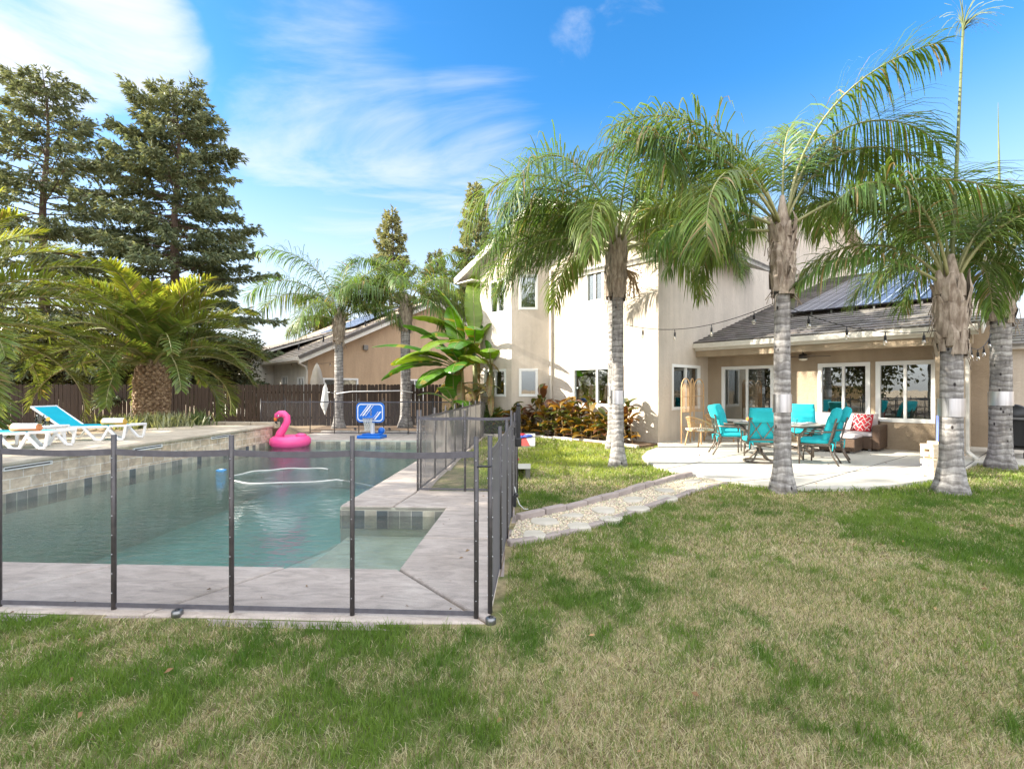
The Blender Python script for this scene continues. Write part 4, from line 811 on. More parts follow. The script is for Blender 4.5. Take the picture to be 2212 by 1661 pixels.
# ---------------- canary island palms ----------------
def canary(loc, z0, hz, rad, label, n, L, seed, emin=-8, lim=None):
    t_ = thing('canary_palm', label, 'palm tree', (*loc, z0), 0, 'canary palms'); rr = random.Random(seed)
    m = MB(); m.lathe([(rad*1.02, -.4), (rad*.98, .1), (rad*1.04, hz*.35), (rad*1.06, hz*.6), (rad*.85, hz*.9), (rad*.4, hz+.2)], 20); m.build('trunk', 'scale', t_, True)
    m = MB(); rows = int(hz/.085)
    for j in range(rows):
        z = j*hz/rows-.15; r = rad*np.interp(z/hz, [0, .35, .65, .95, 1.1], [.98, 1.04, 1.05, .80, .6]); per = 15
        for i in range(per):
            a = 2*math.pi*(i+.5*(j % 2))/per+rr.uniform(-.03, .03); d = Vector((math.cos(a), math.sin(a), 0)); tt = Vector((-d.y, d.x, 0)); wd = r*.205; ot = rr.uniform(.045, .085)
            b = d*r+Vector((0, 0, z)); up = Vector((0, 0, .13))
            m.add([b-tt*wd+up*.5, b-up*.25, b+tt*wd+up*.5, b+up*1.25, b+d*ot+up*.35-tt*wd*.45, b+d*ot+up*.35+tt*wd*.45, b+d*ot*.9+up*.95], [(0, 1, 4), (1, 5, 4), (1, 2, 5), (2, 3, 6, 5), (3, 0, 4, 6), (4, 5, 6)])
    m.build('leaf_scars', 'scale', t_)
    for i in range(n):
        f = i/n; az = i*137.5+rr.uniform(-12, 12); e0 = emin+(87-emin)*f**.62+rr.uniform(-6, 6); be = (92+rr.uniform(-10, 18))*(1-.55*f); l = L*rr.uniform(.85, 1.08)*(1 if f < .8 else .8)
        if lim and not lim(az % 360, e0): continue
        yel = max(0, f-.35)*1.1+rr.uniform(0, .25); c = (.12+.22*yel, .175+.19*yel, .048+.006*yel); a = R(az)
        add_frond(t_, (math.cos(a)*rad*.4*(1-f), math.sin(a)*rad*.4*(1-f), hz-.12+.28*f), 'canary', L=l, az=az, e0=e0, bend=be, npair=110, ll=.54, lw=.042, droop=.16, plum=.16, fwd=.62, s0=.1, col=c, cvar=.25, seed=seed*77+i, rr0=.045, side=rr.uniform(-12, 12), stiff=True, pw=1.5)
    return t_
canary((-11.55, 15.6), .38, 2.0, .43, 'canary palm with fat scaly trunk behind the sun loungers', 64, 3.35, 21, 6)
canary((-13.9, 11.3), .38, 2.6, .50, 'canary palm whose fronds reach in from the left edge', 52, 4.4, 22, -12)
# ---------------- conifers ----------------
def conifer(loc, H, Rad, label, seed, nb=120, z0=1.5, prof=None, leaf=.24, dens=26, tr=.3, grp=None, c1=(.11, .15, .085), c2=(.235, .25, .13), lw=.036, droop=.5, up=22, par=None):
    t_ = thing('conifer', label, 'conifer tree', (*loc, 0), 0, grp); r = np.random.default_rng(seed)
    pts = [(.12*math.sin(i*.7), .1*math.cos(i), H*i/14-.2) for i in range(15)]; m = MB(); m.tube(pts, [tr*(1-i/14.6)+.015 for i in range(15)], 9); tk = m.build('trunk', 'bark', t_, True)
    lm = MB(); P0 = []; D0 = []; W0 = []
    for b in range(nb):
        f = (b+r.random())/nb; f = f**.88; z = z0+(H-z0)*f; az = b*2.4+r.uniform(-.4, .4)
        Rl = Rad*(prof(f) if prof else (1-f)**.75)*r.choice([.62, .85, 1.0, 1.15])+.3; el = R(up*(f)-8+r.uniform(-10, 12)); n = 7
        d = np.array([math.cos(az)*math.cos(el), math.sin(az)*math.cos(el), math.sin(el)]); s = np.linspace(0, 1, n)[:, None]
        line = np.array([0, 0, z])+d*Rl*s+np.array([0, 0, 1])*(-.20*Rl*s**2*(1-f)+.10*Rl*s**3); lm.tube([tuple(q) for q in line], [.05*(1-f*.6)*(1-q*.85)*tr/.3+.006 for q in s[:, 0]], 4, False)
        ns = max(6, int(dens*Rl/2)); q = r.uniform(.18, 1.0, ns)**.8; base = np.stack([np.interp(q, s[:, 0], line[:, i]) for i in range(3)], 1)
        sd = np.array([-d[1], d[0], 0]); tw = (r.choice([-1, 1], ns)*r.uniform(.15, 1, ns)*(.28+.30*Rl*(1-q)))[:, None]
        tip = base+sd*tw+d*np.abs(tw)*.6+np.c_[np.zeros((ns, 2)), r.uniform(-.25, .12, ns)]
        for k in range(9):
            g_ = r.uniform(.10, 1, ns)[:, None]; P0.append(base*(1-g_)+tip*g_); dd = (tip-base)/(np.linalg.norm(tip-base, axis=1)[:, None]+1e-6)*.8+d*.5+r.normal(0, .45, (ns, 3))+np.array([0, 0, -droop]); D0.append(dd); W0.append(np.full(ns, f))
    lm.build('limbs', 'bark', t_)
    p = np.concatenate(P0); d = np.concatenate(D0); fh = np.concatenate(W0); d /= np.linalg.norm(d, axis=1)[:, None]; k = len(p); l = leaf*r.uniform(.6, 1.4, k)[:, None]
    sdv = np.cross(d, r.normal(0, 1, (k, 3))); sdv /= np.linalg.norm(sdv, axis=1)[:, None]; wv = sdv*lw*r.uniform(.6, 1.3, k)[:, None]
    V = np.stack([p, p+d*l*.5+wv, p+d*l, p+d*l*.5-wv], 1).reshape(-1, 3); F = np.arange(4*k).reshape(-1, 4)
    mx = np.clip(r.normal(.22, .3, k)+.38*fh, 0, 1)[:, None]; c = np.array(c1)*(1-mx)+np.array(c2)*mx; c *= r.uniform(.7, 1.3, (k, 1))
    npmesh('crown', V, F, 'needle', t_, col=np.repeat(c, 4, 0)); return t_
pr1 = lambda f: np.interp(f, [0, .25, .5, .7, .85, .95, 1], [1, .95, .78, .62, .42, .25, .05])
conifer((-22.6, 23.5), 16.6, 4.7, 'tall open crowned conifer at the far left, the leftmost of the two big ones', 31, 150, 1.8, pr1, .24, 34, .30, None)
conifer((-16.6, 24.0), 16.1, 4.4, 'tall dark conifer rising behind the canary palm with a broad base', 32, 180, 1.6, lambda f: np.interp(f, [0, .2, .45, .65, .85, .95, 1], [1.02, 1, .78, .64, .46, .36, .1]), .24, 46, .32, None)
cp = lambda f: np.interp(f, [0, .3, .7, .9, 1], [1, .8, .42, .18, .02])
conifer((-3.2, 42), 19.0, 2.5, 'distant narrow conifer beside the white gable of the house', 33, 130, 5, cp, .34, 34, .25, 'distant conifers', (.16, .20, .10), (.34, .32, .16), .06, .1, 30)
conifer((-9.9, 40), 16.0, 2.3, 'distant conifer rising between the two fence palms', 34, 100, 5, cp, .34, 30, .25, 'distant conifers', (.16, .20, .10), (.34, .32, .16), .06, .1, 30)
conifer((-6.3, 40), 12.6, 1.9, 'short distant conifer above the banana plants', 35, 75, 4, cp, .34, 26, .2, 'distant conifers', (.16, .20, .10), (.34, .32, .16), .06, .1, 30)
def leafy(nm, label, cat, loc, rx, ry, rzz, zc, n, leaf, seed, c1, c2, mat='needle', grp=None, lw=.45, trunkr=.12, clumps=26, drp=.3):
    t_ = thing(nm, label, cat, loc, 0, grp); r = np.random.default_rng(seed)
    cc = r.normal(0, 1, (clumps, 3)); cc /= np.linalg.norm(cc, axis=1)[:, None]; cc *= r.uniform(.35, .95, (clumps, 1)); cc = cc*np.array([rx, ry, rzz])+np.array([0, 0, zc]); cc[:, 2] = np.maximum(cc[:, 2], .15)
    m = MB(); m.tube([(0, 0, -.1), (.05, 0, zc*.5), (0, .05, zc+rzz*.3)], [trunkr, trunkr*.75, trunkr*.3], 8)
    for q in cc: m.tube([(0, 0, zc*.35), tuple(np.array([0, 0, zc*.5])*.5+q*.5), tuple(q)], [trunkr*.4, trunkr*.22, .01], 4, False)
    m.build('trunk' if trunkr > .06 else 'stems', 'bark', t_)
    w_ = r.integers(0, clumps, n); p = cc[w_]+r.normal(0, 1, (n, 3))*np.array([rx, ry, rzz])*.19; p[:, 2] = np.maximum(p[:, 2], .05)
    d = p-np.array([0, 0, zc*.6]); d /= np.linalg.norm(d, axis=1)[:, None]; d = d*.6+r.normal(0, .7, (n, 3))+np.array([0, 0, -drp]); d /= np.linalg.norm(d, axis=1)[:, None]
    sd = np.cross(d, r.normal(0, 1, (n, 3))); sd /= np.linalg.norm(sd, axis=1)[:, None]; l = leaf*r.uniform(.6, 1.4, (n, 1)); wv = sd*l*lw*.5
    V = np.stack([p, p+d*l*.5+wv, p+d*l, p+d*l*.5-wv], 1).reshape(-1, 3); mx = np.clip(r.uniform(0, 1, n)*.6+.4*r.random(clumps)[w_], 0, 1)[:, None]
    c = (np.array(c1)*(1-mx)+np.array(c2)*mx)*r.uniform(.75, 1.25, (n, 1)); npmesh('crown' if trunkr > .06 else 'foliage', V, np.arange(4*n).reshape(-1, 4), mat, t_, col=np.repeat(c, 4, 0)); return t_
leafy('leafy_tree', 'loose olive green tree overhanging the fence at the far left', 'tree', (-21.0, 21.6, 0), 3.4, 1.8, 1.9, 3.1, 15000, .20, 41, (.055, .065, .022), (.20, .19, .075), 'broad', None, .36, .14, 46, .4)
leafy('leafy_tree', 'dark drooping evergreen shrub behind the fence at right of the canary palm', 'tree', (-13.7, 22.6, 0), 2.0, 1.4, 1.7, 2.6, 10000, .19, 42, (.030, .038, .016), (.10, .09, .035), 'needle', None, .35, .14, 40, .5)
leafy('leafy_tree', 'dark evergreen shrub behind the fence at left of the canary palm', 'tree', (-17.2, 22.2, 0), 2.6, 1.5, 1.7, 2.7, 9000, .2, 44, (.035, .042, .016), (.15, .13, .05), 'needle', None, .35, .14, 40, .4)
leafy('evergreen_tree', 'tall dense evergreen outside the left edge that shades the lawn', 'tree', (-20.0, 3.4, 0), 4.2, 4.4, 7.6, 8.8, 34000, .27, 45, (.04, .05, .02), (.09, .09, .04), 'needle', 'shade trees', .6, .4, 80)
leafy('evergreen_tree', 'broad dense evergreen outside the left edge behind the camera', 'tree', (-19.5, -4.6, 0), 4.6, 5.6, 7.4, 8.6, 32000, .30, 46, (.04, .05, .02), (.09, .09, .04), 'needle', 'shade trees', .6, .4, 80)
leafy('shrub', 'bright green feathery shrub at the left end of the canna bed', 'shrub', (*HL(-5.4, -1.55), 0), .65, .5, .42, .42, 4200, .10, 47, (.06, .12, .02), (.16, .24, .04), 'broad', None, .3, .02, 26, -.2)
leafy('shrub', 'dark green shrub behind the mesh fence below the banana plants', 'shrub', (-1.5, 16.6, 0), .9, .6, .5, .5, 4000, .12, 48, (.04, .075, .02), (.09, .13, .03), 'broad', None, .3, .02, 26, -.2)
for i, (x, y, s) in enumerate(((-16.3, 42, 1.0), (-14.6, 43, 1.15))):
    t_ = thing('distant_palm', ['small ragged palm above the grey roof, left of two', 'small bushy palm above the grey roof, right of two'][i], 'palm tree', (x, y, 0), 0, 'distant palms'); m = MB(); m.tube([(0, 0, 0), (0, 0, 6.3)], .22, 8); m.build('trunk', 'bark', t_)
    for k in range(24): add_frond(t_, (0, 0, 6.2), L=2.5*s, az=k*137.5, e0=-10+k*3.6, bend=70, npair=26, ll=.75, lw=.12, droop=.5, plum=.3, col=(.085, .095, .035) if k > 6 else (.2, .16, .09), seed=900+k+i*50)
# ---------------- banana plants ----------------
def banana_leaf(par, base, az, e0, bend, L, W, seed, col, tear=.25):
    r = random.Random(seed); n = 26; pts = []; p = Vector(base); a = R(az); T = []
    for i in range(n):
        s = i/(n-1); e = R(e0)-R(bend)*s**1.3; d = Vector((math.cos(e)*math.cos(a), math.cos(e)*math.sin(a), math.sin(e))); pts.append(p.copy()); T.append(d); p = p+d*(L/(n-1))
    sd = Vector((-math.sin(a), math.cos(a), 0)); V = []; F = []; Cc = []; roll = r.uniform(-.25, .25)
    i0 = int(n*.24)
    for side in (-1, 1):
        drop = r.uniform(.05, .3); sk = 0
        for i in range(i0, n-1):
            if r.random() < tear*.3: sk = r.uniform(.0, .18)
            q = []
            for j, ii in enumerate((i, i+1)):
                s = (ii-i0)/(n-1-i0); w_ = W*(max(0, math.sin(math.pi*(s*.93+.06)))**.55); up = T[ii].cross(sd); up = -up if up.z < 0 else up
                dv = (sd*side*math.cos(drop+roll*side)+up*(math.sin(.35-drop-roll*side)))
                for k in range(4): f = k/3; q.append(pts[ii]+dv*w_*f-up*(.30*w_*f*f*(1+sk))+T[ii]*(.14*w_*f*f)+up*.01*math.sin(ii*1.9)*f)
            b = len(V); V += q; c = col if r.random() > .06 else (.28, .24, .04); cv = r.uniform(.85, 1.15); Cc += [[c[0]*cv, c[1]*cv, c[2]*cv]]*8
            F += [(b+k, b+k+1, b+k+5, b+k+4) for k in range(3)]
    o = npmesh('leaf', [tuple(v) for v in V], F, 'broad', par, col=np.array(Cc), smooth=True); m = MB(); m.tube(pts, [.028*(1-.8*i/n) for i in range(n)], 6); m.build('leaf_stalk', 'stem', o, True)
def banana(loc, h, leaves, label, seed, W=.42, dry=6):
    t_ = thing('banana_plant', label, 'banana plant', (*loc, 0), 0, 'banana plants'); r = random.Random(seed); m = MB(); m.tube([(0, 0, -.05), (.03, .02, h*.5), (0, 0, h)], [.12, .10, .06], 10); m.build('stem', 'stem', t_, True)
    for i, (az, e0, be, L) in enumerate(leaves):
        y = r.random(); c = (.06+.10*y*y, .16+.08*y, .018); banana_leaf(t_, (0, 0, h-.15), az, e0, be, L, W*r.uniform(.85, 1.15), seed*10+i, c)
    for i in range(dry): banana_leaf(t_, (0, 0, h-.3-.1*i), r.uniform(0, 360), r.uniform(-20, 15), 75, r.uniform(1.0, 1.5), W*.35, seed*10+50+i, (.22, .15, .07), .6)
    return t_
banana((-1.75, 16.9), 2.3, [(183, 38, 55, 3.3), (196, 22, 70, 2.9), (172, 62, 60, 2.8), (160, 30, 60, 3.0), (205, 45, 95, 2.6), (120, 80, 30, 2.6), (225, 15, 75, 2.0), (60, 72, 50, 2.0), (300, 45, 90, 1.8), (250, 55, 80, 1.9), (210, 5, 60, 1.8), (265, 30, 80, 1.7)], 'banana plant with long leaves reaching left over the back fence', 51)
banana((-1.35, 17.5), 3.0, [(100, 84, 16, 3.0), (165, 72, 35, 3.0), (185, 58, 70, 2.7), (215, 35, 95, 2.4), (20, 80, 70, 2.0), (60, 78, 45, 2.3), (200, 48, 85, 2.2), (275, 60, 95, 2.0), (250, 35, 90, 1.9)], 'tallest banana plant of the clump, with upright leaves', 52, .42)
banana((-.75, 17.1), 2.4, [(30, 78, 90, 1.6), (80, 80, 40, 2.2), (200, 66, 80, 1.9), (270, 60, 100, 1.7), (240, 40, 95, 1.7), (150, 50, 80, 1.8)], 'banana plant with yellowing leaves close to the house wall', 53, .32, 9)
banana((-1.95, 16.3), 1.1, [(180, 50, 80, 1.4), (250, 65, 80, 1.3), (20, 60, 80, 1.3), (300, 35, 80, 1.2), (100, 75, 40, 1.5)], 'short young banana plant in front of the clump', 54, .27, 2)
# ---------------- canna lilies ----------------
def canna(loc, h, seed, label, n=9):
    t_ = thing('canna_plant', label, 'canna plant', (*loc, .02), 0, 'canna lilies along the house'); r = random.Random(seed); m = MB(); V = []; F = []; Cc = []
    for st in range(3):
        sx, sy = r.uniform(-.18, .18), r.uniform(-.14, .14); tx, ty = sx+r.uniform(-.15, .15), sy+r.uniform(-.1, .1); hh = h*r.uniform(.7, 1.05); m.tube([(sx, sy, 0), ((sx+tx)/2, (sy+ty)/2, hh*.55), (tx, ty, hh)], [.014, .012, .007], 6)
        for i in range(n):
            f = .12+.88*i/n; az = r.uniform(0, 6.28); e = R(r.uniform(25, 75)*(.4+.6*f)); L = r.uniform(.32, .52); W = L*.24; b = Vector((sx+(tx-sx)*f, sy+(ty-sy)*f, hh*f)); sd = Vector((-math.sin(az), math.cos(az), 0)); p = b; k0 = len(V)
            q = r.random(); c = (.085, .11, .028) if q < .35 else ((.20, .135, .03) if q < .6 else ((.13, .06, .03) if q < .85 else (.32, .19, .035))); dr = r.uniform(30, 95)
            for j in range(7):
                s = j/6; ee = e-R(dr)*s**1.4; d = Vector((math.cos(ee)*math.cos(az), math.cos(ee)*math.sin(az), math.sin(ee))); up = d.cross(sd); up = -up if up.z < 0 else up; w_ = W*math.sin(math.pi*min(1, s*.96+.03))**.75
                V += [p-sd*w_+up*w_*.45, p, p+sd*w_+up*w_*.45]; cv = r.uniform(.9, 1.1); Cc += [[c[0]*cv, c[1]*cv, c[2]*cv]]*3; p = p+d*L/6
            F += [(k0+3*j+k, k0+3*j+k+1, k0+3*j+k+4, k0+3*j+k+3) for j in range(6) for k in (0, 1)]
    npmesh('leaves', [tuple(v) for v in V], F, 'canna', t_, col=np.array(Cc), smooth=True); m.build('stems', 'driedstem', t_, True)
for i, (hx, hy, h) in enumerate(((-5.05, -1.5, .75), (-4.7, -1.2, 1.0), (-4.45, -.75, 1.15), (-4.2, -1.0, .85), (-3.85, -.55, 1.75), (-3.6, -.85, 1.1), (-3.3, -.4, 1.2), (-3.0, -.75, 1.05), (-2.75, -.45, 1.3), (-2.5, -.85, 1.1), (-2.2, -.5, 1.15), (-1.95, -.8, .9), (-1.5, -.5, .9), (-1.1, -.75, .8), (-.85, -.45, 1.05), (-.62, -.6, 1.25))):
    lab = 'bronze leaved canna in the bed along the white wall, hemmed in by others'
    if i == 0: lab = 'short bronze canna at the left end of the bed beside the green shrub'
    if i == 4: lab = 'tallest bronze canna with a flower stalk by the downspout'
    if i == 15: lab = 'bronze canna at the right end of the bed near the house corner'
    canna(HL(hx, hy), h, 60+i, lab)
# silvery strap-leaved plant by the canary palm
def strappy(loc, label, n, sp, hgt, seed, c1, c2, z):
    t_ = thing('strap_leaf_plant', label, 'plant', (*loc, z), 0); r = np.random.default_rng(seed); x = r.normal(0, sp[0], n); y = r.normal(0, sp[1], n); a = r.uniform(0, 6.28, n); ln = r.uniform(.25, 1.0, n); h = hgt*r.uniform(.6, 1.2, n); w_ = .016; V = []
    for f, k in ((0, 1), (.55, 1), (1, .1)):
        cx = x+np.cos(a)*ln*h*.9*f**1.5; cy = y+np.sin(a)*ln*h*.9*f**1.5; cz = h*(f*1.1-.35*f*f*ln)
        for s in (-1, 1): V.append(np.c_[cx-np.sin(a)*w_*k*s, cy+np.cos(a)*w_*k*s, cz])
    V = np.stack(V, 1).reshape(-1, 3); b = np.arange(n)[:, None]*6; F = np.concatenate([b+np.array([[0, 1, 3, 2]]), b+np.array([[2, 3, 5, 4]])]); q = r.random((n, 1)); c = np.array(c1)*(1-q)+np.array(c2)*q
    npmesh('leaves', V, F, 'broad', t_, col=np.repeat(c, 6, 0))
strappy((-10.35, 14.1), 'silvery green strap leaved plant at the foot of the canary palm', 900, (.5, .34), .46, 71, (.17, .20, .10), (.40, .40, .25), .38)
strappy((-9.6, 14.9), 'small spiky green plant on the fence side of the silvery one', 120, (.16, .14), .55, 72, (.08, .13, .05), (.2, .26, .12), .38)
strappy((-12.1, 14.7), 'green grassy tuft left of the canary palm trunk', 200, (.25, .14), .4, 73, (.10, .15, .04), (.26, .30, .12), .38)
# ---------------- pool safety fence ----------------
def mesh_fence(label, pts, h=1.12, gate=None, lead=True):
    """posts at pool-frame points; mesh panels between; thing at first post"""
    W = [Vector((*PL(*q), 0)) for q in pts]; t_ = thing('mesh_pool_fence', label, 'pool fence', W[0], 0, 'mesh pool fence sections')
    for i, p in enumerate(W):
        p = p-W[0]; d = (W[min(i+1, len(W)-1)]-W[max(i-1, 0)]).normalized(); m = MB(); m.tube([p, p+Vector((0, 0, h+.10))], .0165, 10); o = m.build('post', 'post', t_, True)
        q = MB(); nn = Vector((-d.y, d.x, 0))
        for s_ in (-1, 1):
            for z in np.linspace(.12, h-.06, 8): q.ball(p+nn*.017*s_+Vector((0, 0, z)), .0045, 6, 4)
        q.build('screws', 'steel', o)
    for a, b in zip(W, W[1:]):
        a, b = a-W[0], b-W[0]; d = (b-a).normalized(); a2, b2 = a+d*.015, b-d*.015; n = 8; sag = .012; V = []
        for i in range(n+1):
            f = i/n; p = a2+(b2-a2)*f; V += [(p.x, p.y, .025), (p.x, p.y, h-.02-sag*4*f*(1-f))]
        m = MB(); m.add(V, [(2*i, 2*i+2, 2*i+3, 2*i+1) for i in range(n)]); o = m.build('mesh_panel', 'mesh', t_)
        m = MB()
        for i in range(n):
            m.bar((V[2*i][0], V[2*i][1], V[2*i+1][2]), (V[2*i+2][0], V[2*i+2][1], V[2*i+3][2]), .006, .042)
        m.build('top_strip', 'rail', o); m = MB(); m.bar((V[0][0], V[0][1], .03), (V[2*n][0], V[2*n][1], .03), .006, .03); m.build('bottom_strip', 'rail', o)
    return t_
us = [.775-.85*i for i in range(8)]
mesh_fence('front black mesh pool fence facing the lawn', [(u, -.86) for u in us])
rf = mesh_fence('right black mesh pool fence seen nearly edge on beside the gravel path', [(.86, -.78), (.865, .05), (.87, .9), (.875, 1.75), (.88, 2.5), (.885, 3.12)])
mesh_fence('short black mesh pool fence crossing the deck in front of the small lawn', [(-.62, 3.16), (.10, 3.16), (.80, 3.16)])
mesh_fence('black mesh pool fence running back between the pool coping and small lawn', [(-.60, 3.26), (-.58, 4.2), (-.57, 5.15), (-.57, 6.2), (-.57, 7.3), (-.57, 8.5), (-.57, 9.7), (-.57, 10.9), (-.57, 12.2)])
mesh_fence('far black mesh pool fence in front of the dark wooden fence', [(-.65-.86*i, 12.35) for i in range(8)]+[(-.65-.86*8, 12.3), (-8.4, 12.3)])
def onfence(m, name, u, v, smooth=False, bevel=0, par=None):
    q = PL(u, v); L = rf.location; m.v = [(x+q[0]-L.x, y+q[1]-L.y, z) for x, y, z in m.v]; return m.build(name, 'black', par or rf, smooth, bevel)
m = MB(); m.box(-.03, .03, -.025, .025, .82, 1.30); gl = onfence(m, 'gate_latch', .93, 2.5, bevel=.012); m = MB(); m.box(-.045, .045, -.04, .04, .76, .88); onfence(m, 'striker', .93, 2.5, bevel=.018, par=gl); m = MB(); m.lathe([(.022, 1.30), (.024, 1.33), (.012, 1.35)], 12); onfence(m, 'knob', .93, 2.5, True, par=gl)
m = MB(); m.box(-.02, .02, -.03, .03, .12, .26); hg = onfence(m, 'hinge', .915, 1.75, bevel=.01); m = MB(); m.ball((.015, 0, .26), .03, 10, 8); onfence(m, 'knuckle', .915, 1.75, True, par=hg)
m = MB(); m.box(-.012, .012, -.03, .03, .98, 1.08); onfence(m, 'latch_plate', .91, 1.78, bevel=.006)
m = MB(); q = Vector((*PL(.9, 2.05), 0)); m.tube([(0, 0, .30), (.02, .01, .18), (.06, -.02, .08), (.12, -.06, .03), (.17, -.05, .03)], .006, 6); o = m.build('white_cord', 'net', None, True); o.location = q; tag(o, 'short white cord dangling from the right mesh pool fence', 'cord')
m = MB(); q = Vector((*PL(.775, -.86), 0)); m.ring((.045, .0, 1.02), .055, .006, 20, 6, 1, .35); o = m.build('fence_tie', 'black', None, True); o.location = q; tag(o, 'black loop tie joining the two corner posts of the pool fence', 'tie')

# ---------------- sun loungers ----------------
def lounger(loc, rz, label):
    t_ = thing('sun_lounger', label, 'sun lounger', loc, rz, 'turquoise sun loungers')
    # local: foot end at +x, length 1.9, width .66
    for sy in (-1, 1):
        y = sy*.31; m = MB(); m.bar((-1.15, y, .30), (-.28, y, .305), .05, .05); m.bar((-.28, y, .305), (-.10, y, .315), .05, .05)
        # zigzag leg pairs with flat feet
        for pts in ([(-.62, .29), (-.36, .02), (-.22, .02), (-.05, .31)], ):
            for (xa, za), (xb, zb) in zip(pts, pts[1:]): m.bar((xa, y, za), (xb, y, zb), .055, .05, up=(0, 1, 0))
        for pts in ([(-.05, .32), (.0, .335), (.30, .335), (.345, .31), (.33, .27), (.26, .04), (.16, .02), (.10, .04), (-.02, .30)],):
            pass
        o = m.build('side_frame', 'white', t_, bevel=.012)
        m = MB(); m.bar((-.05, y, .325), (.30, y, .335), .055, .045); m.build('foot_rail', 'white', t_, bevel=.012)
        m = MB()
        for (xa, za), (xb, zb) in (((.30, .335), (.25, .05)), ((.25, .03), (.13, .03)), ((.13, .03), (-.06, .24))): m.bar((xa, y, za), (xb, y, zb), .05, .045, up=(0, 1, 0))
        m.build('leg', 'white', t_, bevel=.012)
        m = MB()
        for (xa, za), (xb, zb) in (((-1.5, .26), (-1.3, .03)), ((-1.3, .03), (-1.2, .03)), ((-1.2, .03), (-1.0, .29))): m.bar((xa, y, za), (xb, y, zb), .05, .045, up=(0, 1, 0))
        m.build('leg', 'white', t_, bevel=.012)
    m = MB(); m.bar((.30, -.33, .335), (.30, .33, .335), .05, .05); m.build('foot_bar', 'white', t_, bevel=.012)
    m = MB(); m.bar((-1.5, 0, .262), (-.1, 0, .272), .56, .03) if False else m.box(-1.2, -.02, -.285, .285, .315, .335); m.build('seat_sling', 'sling', t_, bevel=.006)
    m = MB(); m.bar((-1.15, 0, .325), (-1.72, 0, .74), .57, .02, up=(0, 0, 1)); m.build('back_sling', 'sling', t_)
    m = MB()
    for sy in (-1, 1): m.bar((-1.12, sy*.30, .31), (-1.75, sy*.30, .75), .05, .04, up=(0, 0, 1))
    m.bar((-1.745, -.325, .752), (-1.745, .325, .752), .04, .05); m.build('back_frame', 'white', t_, bevel=.01)
    m = MB(); m.tube([(-1.45, 0, .5), (-1.2, 0, .12)], .014, 8); m.build('prop', 'grille', t_)
    t_.scale = (.93, .93, .93); return t_
Zr = .463
lounger((-8.55, 8.92, Zr), R(3), 'turquoise sun lounger at the left edge with an orange striped towel on its foot')
lounger((-8.35, 10.42, Zr), R(2), 'turquoise sun lounger nearer the canary palm with a yellow towel on its foot')
def towel(loc, rz, label, mat):
    t_ = thing('rolled_towel', label, 'towel', loc, rz, 'rolled towels'); sp = []; n = 60
    for i in range(n): a = i*.32; r = .012+.062*i/n; sp.append((r*math.cos(a), r*math.sin(a)))
    for nm, mt, x0, x1, a in (('roll', mat, -.22, .22, 0),):
        m = MB(); V = [(x, y, z+.075) for x in (x0, x1) for y, z in sp]; m.add(V, [(i, i+1, n+i+1, n+i) for i in range(n-1)]); o = m.build(nm, mt, t_, True); s_ = o.modifiers.new('s', 'SOLIDIFY'); s_.thickness = .012
    for j in range(1):
        m = MB(); k = 16; a0, a1 = R(-15), R(75)
        V = [(x, -.0782*math.cos(a0+(a1-a0)*i/k), .075+.0782*math.sin(a0+(a1-a0)*i/k)) for i in range(k+1) for x in (-.19, .215)]; m.add(V, [(2*i, 2*i+1, 2*i+3, 2*i+2) for i in range(k)]); m.build('white_stripe', 'towel_w', t_, True)
towel((-8.72, 8.72, Zr+.313), R(8), 'rolled orange and white towel on the left sun lounger', 'towel_o')
towel((-8.42, 10.28, Zr+.313), R(8), 'rolled yellow and white towel on the sun lounger by the canary palm', 'towel_y')
st = thing('side_table', 'white plastic side table between the two sun loungers', 'side table', (-9.25, 9.55, Zr))
m = MB(); m.box(-.37, .37, -.22, .22, .33, .365); m.box(-.35, .35, -.20, .20, .30, .33); m.build('table_top', 'white', st, bevel=.01)
for sx in (-1, 1):
    for sy in (-1, 1): m = MB(); m.bar((sx*.31, sy*.17, 0), (sx*.29, sy*.16, .31), .05, .05); m.build('leg', 'white', st, bevel=.008)
TZ = Zr+.366
pt = thing('pitcher', 'glass pitcher of lemonade on the white side table', 'pitcher', (-9.22, 9.5, TZ)); m = MB(); m.lathe([(.055, .0), (.085, .05), (.08, .11), (.055, .17), (.065, .21)], 18, cap=False); m.build('jug', 'clear', pt, True); m = MB(); m.lathe([(.05, .005), (.082, .05), (.078, .105)], 18); m.build('lemonade', 'lemon', pt, True); m = MB(); m.tube([(.06, 0, .19), (.12, 0, .18), (.13, 0, .11), (.08, 0, .06)], .009, 8); m.build('handle', 'clear', pt, True)
gs_ = thing('drinking_glass', 'glass of lemonade with a lemon slice on the white side table', 'glass', (-9.05, 9.47, TZ)); m = MB(); m.lathe([(.035, 0), (.042, .11)], 14, cap=False); m.build('tumbler', 'clear', gs_, True); m = MB(); m.lathe([(.033, .005), (.039, .09)], 14); m.build('lemonade', 'lemon', gs_, True); m = MB(); m.lathe([(.04, -.004), (.04, .004)], 14); m.xf(Matrix.Translation((.02, -.01, .125)) @ Matrix.Rotation(R(70), 4, 'X')); m.build('lemon_slice', 'towel_y', gs_)
pl_ = thing('plate', 'white plate of strawberries on the white side table', 'plate', (-9.4, 9.45, TZ)); m = MB(); m.lathe([(.05, 0), (.11, .012)], 20); m.build('dish', 'white', pl_, True); m = MB()
for i in range(9): m.ball((random.uniform(-.06, .06), random.uniform(-.06, .06), .024), .017, 8, 6)
m.build('strawberries', 'redcloth', pl_, True)

